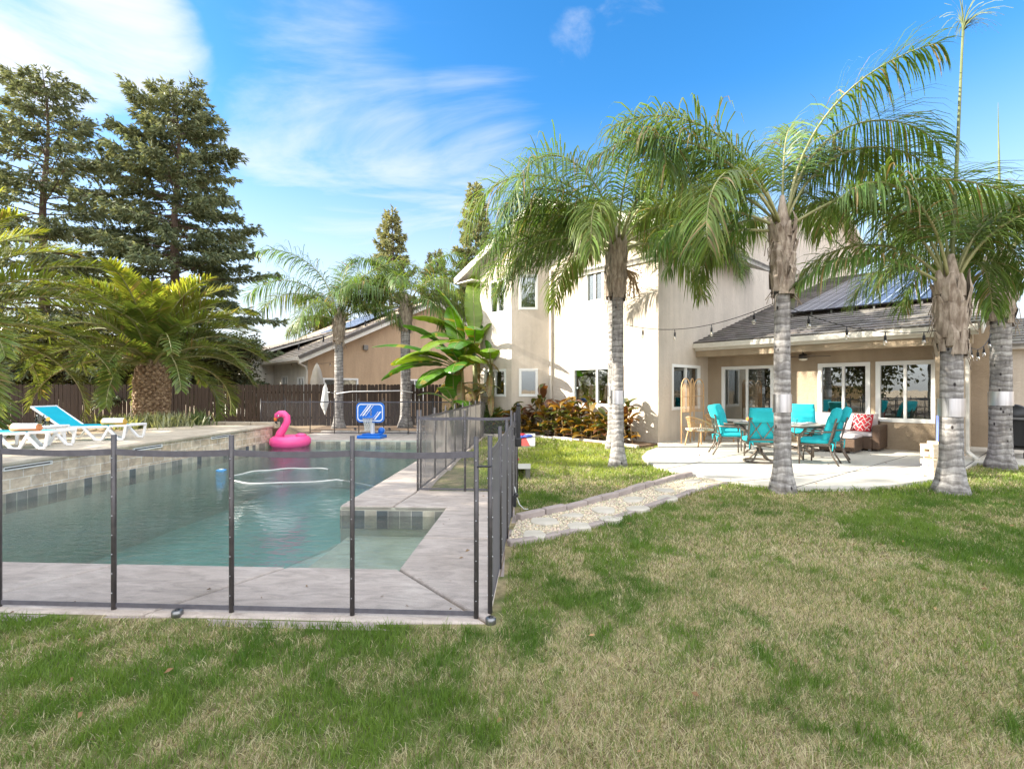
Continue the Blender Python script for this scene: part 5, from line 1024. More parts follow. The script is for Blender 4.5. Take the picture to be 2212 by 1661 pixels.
# ---------------- flamingo, hoop, things in the pool ----------------
fx, fy = PL(-6.02, 9.75); fl_ = thing('flamingo_float', 'pink inflatable flamingo ring floating in the corner of the pool', 'pool float', (fx, fy, WATER), R(4))
m = MB(); m.ring((0, 0, .14), .40, .17, 40, 14); m.build('ring', 'pink', fl_, True)
m = MB(); pts = [(-.33, 0, .18), (-.28, 0, .38), (-.17, 0, .55), (-.09, 0, .72), (-.10, 0, .86), (-.19, 0, .945), (-.30, 0, .945), (-.38, 0, .89), (-.405, 0, .83)]; m.tube(pts, [.14, .12, .105, .10, .10, .10, .098, .085, .055], 14); nk = m.build('neck', 'pink', fl_, True)
m = MB(); m.tube([(-.395, 0, .85), (-.425, 0, .79), (-.42, 0, .73)], [.055, .045, .035], 10); m.build('beak', 'orange', fl_, True)
m = MB(); m.tube([(-.42, 0, .74), (-.405, 0, .69), (-.36, 0, .64)], [.036, .03, .006], 10); m.build('beak_tip', 'black', fl_, True)
for sy in (-1, 1):
    m = MB(); m.ball((-.32, sy*.082, .90), .036, 12, 8, 1, .35, 1); e_ = m.build('eye', 'white', nk, True); m = MB(); m.ball((-.33, sy*.094, .90), .02, 10, 8, 1, .35, 1); m.build('pupil', 'black', e_, True)
m = MB(); m.ball((.30, 0, .32), .12, 14, 10, 1.3, 1.1, .5); m.build('tail', 'pink', fl_, True)
hx_, hy_ = PL(-4.02, 10.85); hp = thing('basketball_hoop', 'blue and white poolside basketball hoop on the far deck', 'basketball hoop', (hx_, hy_, 0), R(-8))
m = MB(); m.box(-.36, .42, -.22, .3, 0, .10); m.box(-.22, .32, -.16, .24, .10, .15); m.build('base', 'blue', hp, bevel=.03, seg=3)
m = MB(); m.bar((.05, .05, .12), (.02, .05, .95), .16, .09, up=(1, 0, 0)); m.build('pole', 'white', hp, bevel=.02)
def rrect(w_, h_, r, n=6, bulge=0):
    P_ = []
    for cx, cz, a0 in ((w_/2-r, h_/2-r, 0), (-w_/2+r, h_/2-r, 90), (-w_/2+r, -h_/2+r, 180), (w_/2-r, -h_/2+r, 270)):
        for i in range(n+1): a = R(a0+90*i/n); P_.append((cx+r*math.cos(a), cz+r*math.sin(a)))
    return [(x, z+bulge*(1-(x/(w_/2))**2)*(1 if z > 0 else -.5)) for x, z in P_]
def plate(m, poly, y0, y1, cz):
    n = len(poly); m.add([(x, y0, z+cz) for x, z in poly]+[(x, y1, z+cz) for x, z in poly], [tuple(range(n)), tuple(range(2*n-1, n-1, -1))]+[(i, (i+1) % n, (i+1) % n+n, i+n) for i in range(n)])
bb = MB(); plate(bb, rrect(.92, .60, .13, 6, .03), -.03, .02, .80); bbo = bb.build('backboard', 'blue', hp)
def rim_poly(m, w_, h_, t, r, y, cz, bulge=.03):
    a = rrect(w_, h_, r, 6, bulge); b = rrect(w_-2*t, h_-2*t, r*.8, 6, bulge); n = len(a); m.add([(x, y, z+cz) for x, z in a]+[(x, y, z+cz) for x, z in b], [(i, (i+1) % n, (i+1) % n+n, i+n) for i in range(n)])
m = MB(); rim_poly(m, .84, .52, .03, .11, -.034, .80)
for x0, wd in ((-.34, .035), (-.27, .06), (-.16, .022)): m.add([(x0, -.034, .70+.0), (x0+wd, -.034, .70), (x0+wd+.26, -.034, 1.03), (x0+.26, -.034, 1.03)], [(0, 1, 2, 3)])
for x0, wd in ((.06, .02), (.12, .055)): m.add([(x0, -.034, .585), (x0+wd, -.034, .585), (min(x0+wd+.2, .385), -.034, .84-.0), (min(x0+.2, .36), -.034, .84)], [(0, 1, 2, 3)])
m.build('white_markings', 'white', bbo)
m = MB(); m.ring((0, -.21, .66), .155, .013, 24, 8); m.box(-.10, .10, -.06, -.03, .60, .70); rm = m.build('rim', 'blue', hp, True)
m = MB()
for i in range(12):
    for sg in (-1, 1):
        pts = []
        for k in range(6): a = 2*math.pi*(i+sg*k*.5)/12; r = .15-.065*math.sin(k/5*1.5); pts.append((r*math.cos(a), -.21+r*math.sin(a), .655-.40*k/5))
        m.tube(pts, .006, 4, False)
m.build('net', 'net', rm)
bl = thing('ball', 'small blue and white basketball behind the hoop base', 'ball', (hx_+.27, hy_+.28, .21)); m = MB(); m.ball((0, 0, 0), .11, 16, 12); m.build('shell', 'blue', bl, True); m = MB(); m.ring((0, 0, 0), .109, .006, 24, 6); m.xf(Matrix.Rotation(R(80), 4, 'X')); m.build('seam', 'white', bl, True)
cx_, cy_ = G(478, 1016, WATER); ch_ = thing('chlorine_floater', 'light blue chlorine floater drifting in the pool', 'floater', (cx_, cy_, WATER)); m = MB(); m.lathe([(.05, -.03), (.095, -.008), (.10, .008), (.07, .02)], 18); m.build('float', 'ltblue', ch_, True); m = MB(); m.lathe([(.045, .018), (.04, .032)], 14); m.build('cap', 'white', ch_, True)
m = MB(); pts = []
for i in range(44):
    a = R(60+i*6.4); pts.append((1.0*math.cos(a)+(.0 if i < 30 else (i-30)*.07), .82*math.sin(a)+(0 if i < 32 else (i-32)*.035), .012+.008*math.sin(i)-(0 if i < 38 else (i-38)*.05)))
m.tube(pts, .015, 8); o = m.build('cleaner_hose', 'net', None, True); o.location = (*G(622, 1028, WATER), WATER); tag(o, 'white floating pool cleaner hose curving on the water', 'hose')
pc = thing('pool_cleaner', 'pale pool cleaner robot under the water near the middle of the pool', 'pool cleaner', (*G(430, 1150, WATER), -1.46), R(25)); m = MB(); m.box(-.2, .2, -.16, .16, .05, .2); m.build('body', 'ltblue', pc, bevel=.05, seg=3)
for sx in (-1, 1):
    m = MB(); m.lathe([(.09, -.02), (.09, .02)], 16); m.xf(Matrix.Translation((sx*.12, -.18, .09)) @ Matrix.Rotation(R(90), 4, 'X')); m.build('wheel', 'white', pc)
# skimmer pole hanging on the fence palms, net beside
sk = thing('skimmer_pole', 'long white pool pole hung between the two fence palms', 'pole', (-6.5, 18.75, 1.30), 0); m = MB(); m.tube([(-.28, .02, .06), (.3, .02, .14), (2.2, .25, .17), (2.6, .35, .10)], .019, 8); m.build('shaft', 'white', sk, True)
m = MB(); m.tube([(-.28, .02, .06), (-.6, .0, .12)], .013, 8); m.build('tip', 'grille', sk, True)
nt_ = thing('skimmer_net', 'white skimmer net bag hanging by the left fence palm', 'net', (-7.2, 18.7, 0)); m = MB(); V = [(-.17, 0, .92), (.14, 0, 1.0), (.10, 0, 1.55), (.02, 0, 1.78), (-.05, 0, 1.6), (0, -.12, 1.1), (.05, -.1, .55), (.0, 0, .55)]; m.add(V, [(0, 5, 4), (5, 3, 4), (5, 1, 2), (5, 2, 3), (0, 6, 5), (6, 1, 5), (0, 7, 6), (7, 1, 6), (0, 4, 3, 2, 1, 7)]); m.build('bag', 'net', nt_); m = MB(); m.tube([V[0], V[4], V[3], V[2], V[1]], .01, 6); m.build('hoop_frame', 'white', nt_)
# ---------------- cornhole boards ----------------
def cornhole(loc, rz, label):
    t_ = thing('cornhole_board', label, 'cornhole board', loc, rz, 'cornhole boards'); L = 1.22; tilt = math.atan2(.22, L); RM = Matrix.Translation((0, 0, .06)) @ Matrix.Rotation(tilt, 4, 'X')
    o = MB(); n = 24; hc = Vector((0, .98)); hr = .076; V = [(-.305, 0), (.305, 0), (.305, L), (-.305, L)]
    # top with round hole: ring of quads from a square round the hole
    P_ = []; Q_ = []
    for i in range(n):
        a = 2*math.pi*i/n+math.pi/4; c, s = math.cos(a), math.sin(a); k = .15/max(abs(c), abs(s)); P_.append((hc.x+hr*c, hc.y+hr*s)); Q_.append((hc.x+k*c, hc.y+k*s))
    o.add([(*p, .0) for p in P_]+[(*q, .0) for q in Q_], [(i, (i+1) % n, (i+1) % n+n, i+n) for i in range(n)])
    for a, b, c, d in ((-.305, .305, 0, .83), (-.305, .305, 1.13, L), (-.305, -.15, .83, 1.13), (.15, .305, .83, 1.13)): o.add([(a, c, 0), (b, c, 0), (b, d, 0), (a, d, 0)], [(0, 1, 2, 3)])
    o.xf(RM); top = o.build('top', 'grey', t_)
    m = MB(); m.add([(-.17, 0, .003), (.17, 0, .003), (.03, .86, .003), (-.03, .86, .003)], [(0, 1, 2, 3)]); m.xf(RM); m.build('red_stripe', 'red', top)
    m = MB(); rr_ = [(hc.x+.11*math.cos(2*math.pi*i/24), hc.y+.11*math.sin(2*math.pi*i/24), .002) for i in range(24)]+[(hc.x+.078*math.cos(2*math.pi*i/24), hc.y+.078*math.sin(2*math.pi*i/24), .002) for i in range(24)]; m.add(rr_, [(i, (i+1) % 24, (i+1) % 24+24, i+24) for i in range(24)]); m.xf(RM); m.build('hole_ring', 'red', top)
    m = MB(); m.box(-.305, .305, 0, .02, -.09, -.002); m.box(-.305, .305, L-.02, L, -.09, -.002); m.box(-.305, -.285, .02, L-.02, -.09, -.002); m.box(.285, .305, .02, L-.02, -.09, -.002); m.xf(RM); m.build('frame', 'grey', t_)
    for sx in (-1, 1): m = MB(); m.bar((sx*.265, 1.12, .0), (sx*.265, 1.12, .25), .035, .08, up=(1, 0, 0)); m.build('leg', 'grille', t_)
    return t_
x, y = .30, 12.75; cornhole((x, y, -.01), R(-3), 'grey cornhole board with blue bags near the canna bed')
for i, (bx, by, c, rr_) in enumerate(((-.18, .80, 'bluebag', 10), (-.05, .72, 'bluebag', 40), (.09, .78, 'bluebag', -20), (.19, .84, 'bluebag', 65), (.0, .95, 'redcloth', 30))):
    m = MB(); m.ball((0, 0, 0), .08, 12, 8, 1.0, 1.0, .42); m.v = [(px*(1+.25*abs(math.sin(2*math.atan2(py, px)))), py*(1+.25*abs(math.sin(2*math.atan2(py, px)))), pz) for px, py, pz in m.v]; o = m.build('bean_bag', c, None, True); o.location = (x+bx, y+by, .085+by*.18); o.rotation_euler = (R(10), 0, R(rr_))
    tag(o, ['blue bean bag at the left end of the row on the far cornhole board', 'blue bean bag lying lowest on the far cornhole board', 'blue bean bag just right of the lowest one on the far cornhole board', 'blue bean bag at the right end of the row on the far cornhole board', 'red bean bag over the hole of the far cornhole board'][i], 'bean bag', 'bean bags on the cornhole board')
cornhole((-.05, 9.5, -.01), R(183), 'cornhole board beside the right pool fence, seen from its raised back end')
m = MB(); m.ball((0, 0, 0), .085, 12, 8, 1.15, 1.1, .45); o = m.build('bean_bag', 'redcloth', None, True); o.location = (.03, 8.55, .30); o.rotation_euler = (R(-10), 0, .4); tag(o, 'red bean bag on the raised end of the near cornhole board', 'bean bag', 'bean bags on the cornhole board')

# ---------------- patio furniture ----------------
def cush(m, x0, x1, y0, y1, z0, z1, puff=.25, nx=10, ny=10):
    V = []; hx, hy, hz_ = (x1-x0)/2, (y1-y0)/2, (z1-z0)/2; cx, cy, cz = (x0+x1)/2, (y0+y1)/2, (z0+z1)/2
    for s_ in (1, -1):
        for i in range(nx+1):
            for j in range(ny+1):
                u, v = -1+2*i/nx, -1+2*j/ny; e_ = (1-abs(u)**4)*(1-abs(v)**4); V.append((cx+hx*u, cy+hy*v, cz+s_*hz_*(1-puff+puff*e_ if e_ > 0 else (1-puff)*.8)))
    n = (nx+1)*(ny+1); idx = lambda s_, i, j: s_*n+i*(ny+1)+j; F = []
    for i in range(nx):
        for j in range(ny): F += [(idx(0, i, j), idx(0, i+1, j), idx(0, i+1, j+1), idx(0, i, j+1)), (idx(1, i, j), idx(1, i, j+1), idx(1, i+1, j+1), idx(1, i+1, j))]
    for i in range(nx): F += [(idx(0, i, 0), idx(1, i, 0), idx(1, i+1, 0), idx(0, i+1, 0)), (idx(0, i, ny), idx(0, i+1, ny), idx(1, i+1, ny), idx(1, i, ny))]
    for j in range(ny): F += [(idx(0, 0, j), idx(0, 0, j+1), idx(1, 0, j+1), idx(1, 0, j)), (idx(0, nx, j), idx(1, nx, j), idx(1, nx, j+1), idx(0, nx, j+1))]
    return m.add(V, F)
CG = 'turquoise cushioned patio chairs'
def dchair(loc, rz, label, swivel=False):
    t_ = thing('patio_chair', label, 'patio chair', loc, rz, CG)   # faces +y
    BM = Matrix.Translation((0, -.24, .42)) @ Matrix.Rotation(R(14), 4, 'X')      # back plane, leaning to -y
    if swivel:
        m = MB(); m.ring((0, 0, .025), .29, .02, 30, 8); m.build('base_ring', 'bronze', t_, True)
        for k in range(4): a = R(45+90*k); c, s = math.cos(a), math.sin(a); m = MB(); m.tube([(c*.30, s*.30, .03), (c*.20, s*.20, .06), (c*.07, s*.07, .20), (c*.04, s*.04, .28)], .018, 6); m.build('base_arm', 'bronze', t_, True)
        m = MB(); m.tube([(0, 0, .2), (0, 0, .36)], .04, 10); m.bar((-.2, -.1, .36), (.2, -.1, .36), .04, .03); m.bar((-.2, .1, .36), (.2, .1, .36), .04, .03); m.build('swivel_column', 'bronze', t_)
    else:
        for sx in (-1, 1):
            m = MB(); m.tube([(sx*.27, .26, 0), (sx*.265, .25, .4)], .016, 8); m.build('leg', 'bronze', t_, True)
            m = MB(); m.tube([(sx*.25, -.40, 0), (sx*.25, -.30, .18), (sx*.25, -.24, .40)], .016, 8); m.build('leg', 'bronze', t_, True)
    m = MB(); m.box(-.27, .27, -.26, -.22, .37, .405); m.box(-.27, .27, .23, .265, .37, .405); m.box(-.275, -.24, -.22, .23, .37, .405); m.box(.24, .275, -.22, .23, .37, .405); m.build('seat_frame', 'bronze', t_, bevel=.005)
    m = MB(); w_, h_ = .27, .50
    for a, b in (((-w_, 0, 0), (-w_, 0, h_)), ((w_, 0, 0), (w_, 0, h_)), ((-w_, 0, h_), (w_, 0, h_)), ((-w_, 0, .06), (w_, 0, .06))): m.bar(a, b, .028, .028, up=(0, 1, 0))
    for k in range(-2, 3):
        for s_ in (1, -1):
            x0 = k*.27; a, b = [], None; p0 = Vector((x0, 0, .06)); d = Vector((s_*.6, 0, .98)).normalized(); lo, hi = 0, 9
            for sgn, lim in ((1, w_), (-1, w_)):
                if abs(d.x) > 1e-6:
                    t1, t2 = sorted(((-w_-x0)/d.x, (w_-x0)/d.x)); lo, hi = max(lo, t1), min(hi, t2)
            hi = min(hi, (h_-.06)/d.z)
            if hi-lo > .05: m.bar(p0+d*lo, p0+d*hi, .014, .018, up=(0, 1, 0))
    m.xf(BM); m.build('back_lattice', 'bronze', t_)
    for sx in (-1, 1): m = MB(); m.tube([(sx*.27, -.30, .66), (sx*.30, -.05, .645), (sx*.30, .2, .64), (sx*.275, .26, .56), (sx*.265, .25, .40)], .017, 8); m.build('arm', 'bronze', t_, True)
    m = MB(); cush(m, -.265, .265, -.23, .27, .405, .52, .3); m.build('seat_cushion', 'teal', t_, True)
    m = MB(); cush(m, -.26, .26, .035, .56, -.055, .075, .35)   # in back plane coords: y up -> rotate
    m.v = [(x, z+.085, y) for x, y, z in m.v]; cush2 = MB(); cush(cush2, -.265, .265, .40, .70, -.09, .09, .45); cush2.v = [(x, z+.055-.10*max(0, y-.52), y) for x, y, z in cush2.v]
    m.xf(BM); o = m.build('back_cushion', 'teal', t_, True); cush2.xf(BM); cush2.build('head_roll', 'teal', o, True)
    m = MB()
    for sx in (-1, 1):
        for q in range(3): a = random.uniform(-.6, .6); m.tube([(sx*.25, -.26, .43), (sx*.25+a*.10, -.31, .42), (sx*.25+a*.14, -.30, .30+.06*q)], .011, 5)
    m.build('tie_ribbon', 'teal', t_, True)
    return t_
dchair((5.06, 9.95, PZ), R(-12), 'turquoise swivel chair seen from behind at the near side of the patio table', True)
dchair((4.98, 11.15, PZ), R(-102), 'turquoise patio chair left of the table, nearest the camera on that side')
dchair((5.45, 12.05, PZ), R(-125), 'turquoise patio chair left of the table, half hidden behind the nearer one')
dchair((7.15, 11.85, PZ), R(160), 'turquoise patio chair on the far side of the table facing the camera', True)
dchair((6.12, 9.78, PZ), R(52), 'turquoise patio chair right of the table, nearest the camera on that side')
dchair((6.62, 10.22, PZ), R(55), 'turquoise patio chair right of the table, behind the nearer one by the sofa')
tb = thing('patio_table', 'bronze framed patio dining table set with plates', 'dining table', (6.02, 11.0, PZ), R(-48)); m = MB(); m.prism(rrect(1.75, 1.02, .25, 6), .70, .725); m.build('table_top', P('table_top_tile', (.50, .44, .38), (.60, .55, .48), 9, .3), tb, bevel=.008); m = MB(); m.prism(rrect(1.7, .97, .24, 6), .665, .70); m.build('apron', 'bronze', tb)
for sx in (-1, 1):
    for sy in (-1, 1): m = MB(); m.tube([(sx*.62, sy*.34, 0), (sx*.5, sy*.26, .12), (sx*.52, sy*.28, .45), (sx*.68, sy*.38, .67)], .024, 8); m.build('leg', 'bronze', tb, True)
m = MB(); m.ring((0, 0, .2), .42, .014, 24, 6, 1.2, .7); m.build('stretcher', 'bronze', tb, True)
def ontable(x, y): v = Vector((6.02, 11.0, 0))+Matrix.Rotation(R(-48), 3, 'Z') @ Vector((x, y, 0)); return (v.x, v.y, PZ+.726)
for i, (x, y) in enumerate(((-.62, -.28), (.0, -.32), (.58, -.25), (-.55, .28), (.55, .28))):
    t_ = thing('plate', ['white plate with folded napkin at the left corner of the patio table', 'white plate at the near long side of the patio table', 'white plate with folded napkin at the right near corner of the patio table', 'white plate on the house side of the patio table, left', 'white plate on the house side of the patio table, right'][i], 'plate', ontable(x, y), 0, 'place settings'); m = MB(); m.lathe([(.08, 0), (.13, .014)], 22); m.build('dish', 'white', t_, True); m = MB(); m.box(-.06, .06, -.03, .03, .014, .03); m.build('napkin', 'orange' if i % 2 else 'towel_w', t_, bevel=.01)
for i, (x, y) in enumerate(((-.40, -.12), (.32, .12), (.05, .1))):
    t_ = thing('drinking_glass', ['clear tumbler by the left plate on the patio table', 'clear tumbler at the house side of the patio table', 'clear tumbler in the middle of the patio table'][i], 'glass', ontable(x, y), 0, 'table glasses'); m = MB(); m.lathe([(.033, 0), (.04, .11)], 14, cap=False); m.build('tumbler', 'clear', t_, True)
o = MB().ball((0, 0, .05), .05, 14, 10).build('orange_fruit', 'orange', None, True); o.location = ontable(-.66, .02); tag(o, 'orange fruit at the left end of the patio table', 'fruit')
# wicker lounge chairs
def tubchair(loc, rz, label):
    t_ = thing('rattan_chair', label, 'rattan chair', loc, rz, 'rattan armchairs')
    for sx in (-1, 1): m = MB(); m.tube([(sx*.29, .27, 0), (sx*.27, .25, .40), (sx*.285, .26, .56)], .018, 8); m.build('leg', 'rattan', t_, True); m = MB(); m.tube([(sx*.25, -.30, 0), (sx*.22, -.22, .38)], .018, 8); m.build('leg', 'rattan', t_, True)
    rail = []; low = []
    for i in range(25): a = R(-20+220*i/24); a2 = math.pi+(i-12)/12*R(112)-math.pi/2+math.pi; th = R(-112+224*i/24); x = .31*math.sin(th); y = -.05-.29*math.cos(th); rail.append(Vector((x*1.05, y*1.05, .56+.20*max(0, math.cos(th*.8))))); low.append(Vector((x*.92, y*.92+.02, .40)))
    m = MB(); m.tube(rail, .02, 8); m.build('top_rail', 'rattan', t_, True); m = MB(); m.tube(low+[low[0]], .015, 6); m.build('seat_ring', 'rattan', t_, True); m = MB()
    for i in range(22):
        for s_ in (2, -2):
            if 0 <= i+s_ <= 24: m.tube([low[i], (low[i]+rail[i+s_])/2, rail[i+s_]], .006, 4, False)
    m.build('back_weave', 'rattan', t_); m = MB(); cush(m, -.27, .27, -.26, .24, .39, .47, .3); m.build('seat_cushion', 'cream', t_, True); return t_
tubchair((4.95, 12.75, PZ), R(-70), 'rattan armchair in the sun by the house corner, turned toward the table')
tubchair((5.85, 13.75, PZ), R(-150), 'rattan armchair in shade beside the sliding door')
# folding rattan screen
sc = thing('folding_screen', 'three panel arched rattan folding screen leaning by the side window', 'folding screen', (4.62, 13.25, PZ)); a = Vector((0, 0, 0))
pp_ = [(0, 0), (.50, .20), (.62, .70), (1.02, .98)]; pp_ = [Vector((*p, 0)) for p in ((0, 0), (.36, .33), (.62, .74), (1.0, 1.0))]
for k in range(3):
    p, q = pp_[k], pp_[k+1]; u = (q-p).normalized(); W_ = (q-p).length; m = MB(); arch = [p+Vector((0, 0, z)) for z in (0, .8, 1.5)]+[p+u*(W_/2*(1-math.cos(a_)))+Vector((0, 0, 1.5+.28*math.sin(a_))) for a_ in np.linspace(.15, math.pi-.15, 11)]+[q+Vector((0, 0, z)) for z in (1.5, .8, 0)]; m.tube(arch, .017, 7); fr_ = m.build('screen_panel', 'rattan', sc, True); m = MB()
    for z in (.45, .85, 1.28): m.tube([p+Vector((0, 0, z)), q+Vector((0, 0, z))], .009, 5)
    for j in range(1, 7): f = j/14; m.tube([p+u*W_*f+Vector((0, 0, .85)), p+u*W_*f+Vector((0, 0, 1.35))]+[p+u*(W_/2-(W_/2-W_*f)*math.cos(a_))+Vector((0, 0, 1.42+(.27-.3*f)*math.sin(a_))) for a_ in np.linspace(.1, math.pi-.1, 9)]+[q-u*W_*f+Vector((0, 0, 1.35)), q-u*W_*f+Vector((0, 0, .85))], .0045, 4)
    m.tube([p+u*W_*(.02+.96*i/8)+Vector((0, 0, .42-.26*math.sin(math.pi*i/8))) for i in range(9)], .006, 4); m.build('cane_weave', 'rattan', fr_)
# wicker sofa with chaise
sf = thing('wicker_sofa', 'brown wicker sofa with grey cushions under the patio windows', 'sofa', (*HL(3.72, 2.30), PZ), HROT)
m = MB(); m.box(-.75, .75, -.28, .50, .05, .33); m.box(-.75, .75, .42, .56, .33, .70); m.build('base', 'wicker', sf, bevel=.015); m = MB(); m.box(.75, .90, -.28, .56, .05, .62); m.build('armrest', 'wicker', sf, bevel=.02)
for x0 in (-.74, 0.01): m = MB(); cush(m, x0, x0+.73, -.28, .36, .33, .45, .25); m.build('seat_cushion', 'cushion', sf, True); m = MB(); cush(m, x0, x0+.73, .0, .42, -.08, .08, .4); m.v = [(x, z*1.0+.36+.12*(y-.2), y+.45) for x, y, z in m.v]; m.build('back_cushion', 'cushion', sf, True)
m = MB()
for x in (-.7, .7):
    for y in (-.24, .46): m.box(x-.03, x+.03, y-.03, y+.03, 0, .05)
m.build('feet', 'grille', sf)
ot = thing('wicker_ottoman', 'brown wicker ottoman with grey cushion pushed against the sofa', 'ottoman', (*HL(3.95, 1.55), PZ), HROT); m = MB(); m.box(-.36, .36, -.36, .36, .04, .33); m.build('base', 'wicker', ot, bevel=.015); m = MB(); cush(m, -.36, .36, -.36, .36, .33, .43, .22); m.build('cushion', 'cushion', ot, True); m = MB()
for x in (-.3, .3):
    for y in (-.3, .3): m.box(x-.04, x+.04, y-.04, y+.04, 0, .04)
m.build('feet', 'grille', ot)
m = MB(); cush(m, -.22, .22, -.22, .22, -.07, .07, .75, 14, 14); MX = Matrix.Translation((0, 0, 0)) @ Matrix.Rotation(R(68), 4, 'X')
pw_ = thing('throw_pillow', 'red pillow with white lattice pattern on the wicker sofa', 'pillow', (*HL(4.2, 2.35), PZ+.66), HROT-R(12)); m.xf(MX); pf = m.build('cover', 'redcloth', pw_, True); m = MB()
def pz_(u, v): e_ = max(0, (1-abs(u/.22)**4)*(1-abs(v/.22)**4)); return .07*(.25+.75*e_)+.003
for i in range(-3, 4):
    for s_ in (1, -1):
        pts = []
        for k in range(33):
            u = -.22+.44*k/32; v = s_*(u)+i*.147+.022*math.sin(u*2*math.pi/.147*1.0)
            if abs(v) < .212 and abs(u) < .212: pts.append((u, v, pz_(u, v)))
        if len(pts) > 3: m.tube(pts, .0065, 4, False)
m.xf(MX); m.build('lattice_print', 'towel_w', pf)
# block tower game
jx, jy = 7.36, 8.52; nblk = 13
for j in range(nblk):
    for i in range(3):
        if (j, i) in ((3, 2), (6, 0), (9, 1), (12, 0), (12, 1)): continue
        m = MB(); dx_, dy_ = random.uniform(-.008, .008), random.uniform(-.006, .006)
        if j % 2: m.box(-.115, .115, -.036, .036, 0, .0435); lx, ly = dx_, (i-1)*.077+dy_
        else: m.box(-.036, .036, -.115, .115, 0, .0435); lx, ly = (i-1)*.077+dx_, dy_
        o = m.build('game_block', 'jenga', None, bevel=.003); c_, s_ = math.cos(R(12)), math.sin(R(12)); o.location = (jx+lx*c_-ly*s_, jy+lx*s_+ly*c_, PZ+.0005+j*.044); o.rotation_euler = (0, 0, R(12+random.uniform(-1.5, 1.5)))
        tag(o, 'pale wooden block stacked in the tumbling tower beside the palm trunk', 'wooden block', 'blocks of the tumbling tower')
for i, (x, y, a_) in enumerate(((7.0, 8.35, 60), (7.5, 8.30, -10))):
    m = MB(); m.box(-.115, .115, -.036, .036, 0, .0435); o = m.build('game_block', 'jenga', None, bevel=.003); o.location = (x, y, PZ+.0005); o.rotation_euler = (0, 0, R(a_)); tag(o, ['loose pale wooden block lying on the patio left of the tumbling tower', 'loose pale wooden block at the foot of the tumbling tower by the trunk'][i], 'wooden block', 'loose tower blocks')
# connect-the-discs game, half behind the palm trunk
cg = thing('disc_drop_game', 'large blue upright disc dropping game half hidden behind the palm trunk', 'lawn game', (8.10, 9.2, PZ), R(48))
m = MB(); plate(m, rrect(1.0, .75, .05, 4), -.03, .03, .60); m.build('grid_board', 'bean', cg)
for sx in (-1, 1): m = MB(); m.bar((sx*.50, 0, .06), (sx*.50, 0, 1.02), .09, .10, up=(1, 0, 0)); m.box(sx*.50-.05, sx*.50+.05, -.24, .24, 0, .12); m.build('leg', 'bean', cg, bevel=.025)
m = MB()
for i in range(7):
    for j in range(5): m.lathe([(.052, -.036), (.052, .036)], 14); k = len(m.v)-28; m.v[k:] = [(x-.40+i*.133, z, y+.33+j*.135) for x, y, z in m.v[k:]]
m.build('disc', 'red', cg)
# grill
gr = thing('gas_grill', 'black gas grill on wheels tucked beside the house downspout', 'grill', (*HL(6.75, 3.55), PZ), HROT+R(90)); m = MB(); m.box(-.55, .55, -.25, .25, .18, .22)
for x in (-.53, .49):
    for y in (-.23, .19): m.box(x, x+.04, y, y+.04, .06, .85)
m.build('cart', 'darkmetal', gr); m = MB(); m.box(-.5, .5, -.235, .235, .25, .82); m.build('cabinet', 'black', gr, bevel=.01); m = MB(); m.lathe([(.28, -.42), (.28, .42)], 20); m.xf(Matrix.Translation((0, 0, .92)) @ Matrix.Rotation(R(90), 4, 'Y') @ Matrix.Diagonal((.8, 1, 1, 1))); m.build('lid', 'black', gr, True); m = MB(); m.box(-.75, -.55, -.24, .24, .84, .88); m.box(.55, .75, -.24, .24, .84, .88); m.build('side_shelf', 'grille', gr); m = MB(); m.tube([(-.35, -.33, .95), (.35, -.33, .95)], .014, 8); m.build('handle', 'grille', gr)
for x in (-.5, .5): m = MB(); m.lathe([(.06, -.02), (.06, .02)], 14); m.xf(Matrix.Translation((x, -.2, .06)) @ Matrix.Rotation(R(90), 4, 'X')); m.build('wheel', 'rubber', gr)
tx = thing('toy_box', 'small purple toy box on the concrete behind the last palm', 'toy box', (*HL(7.9, 3.9), PZ-.04), R(10)) if False else thing('toy_box', 'small purple toy box on the concrete behind the last palm', 'toy box', (*G(2180, 966, .05), PZ), R(10)); m = MB(); m.box(-.1, .1, -.08, .08, 0, .17); m.build('carton', 'purple', tx, bevel=.006); m = MB(); m.ring((0, -.082, .09), .03, .008, 16, 6); m.v = [(x, -.082-(z-.09), .09+(y+.082)) for x, y, z in m.v]; m.build('emblem', 'white', tx)
tx = thing('toy_box', 'small pink toy box against the trunk of the last palm', 'toy box', (*G(2176, 958, .05), PZ), R(-10)); m = MB(); m.box(-.09, .09, -.06, .06, 0, .30); m.build('carton', 'magenta', tx, bevel=.006); m = MB(); m.box(-.05, .05, -.063, -.061, .16, .24); m.build('front_panel', 'white', tx)
# ceiling fan
cf = thing('ceiling_fan', 'dark bronze ceiling fan with a round light under the patio cover', 'ceiling fan', (*HL(2.85, 2.52), 2.62), HROT); m = MB(); m.lathe([(.06, 0), (.06, -.05), (.02, -.055), (.02, -.13), (.10, -.15), (.11, -.24), (.08, -.26)], 18); m.build('motor', 'darkmetal', cf, True); m = MB(); m.lathe([(.105, -.262), (.095, -.30), (.03, -.315)], 18); m.build('light_dome', 'cream', cf, True)
for k in range(5):
    a = R(20+72*k); m = MB(); m.box(.09, .40 if math.sin(a) > .9 else .62, -.055, .055, -.215, -.205); m.xf(Matrix.Rotation(a, 4, 'Z')); m.build('blade', P('fan_blade', (.055, .035, .022), None, rough=.5) if k == 0 else bpy.data.materials['fan_blade'], cf)
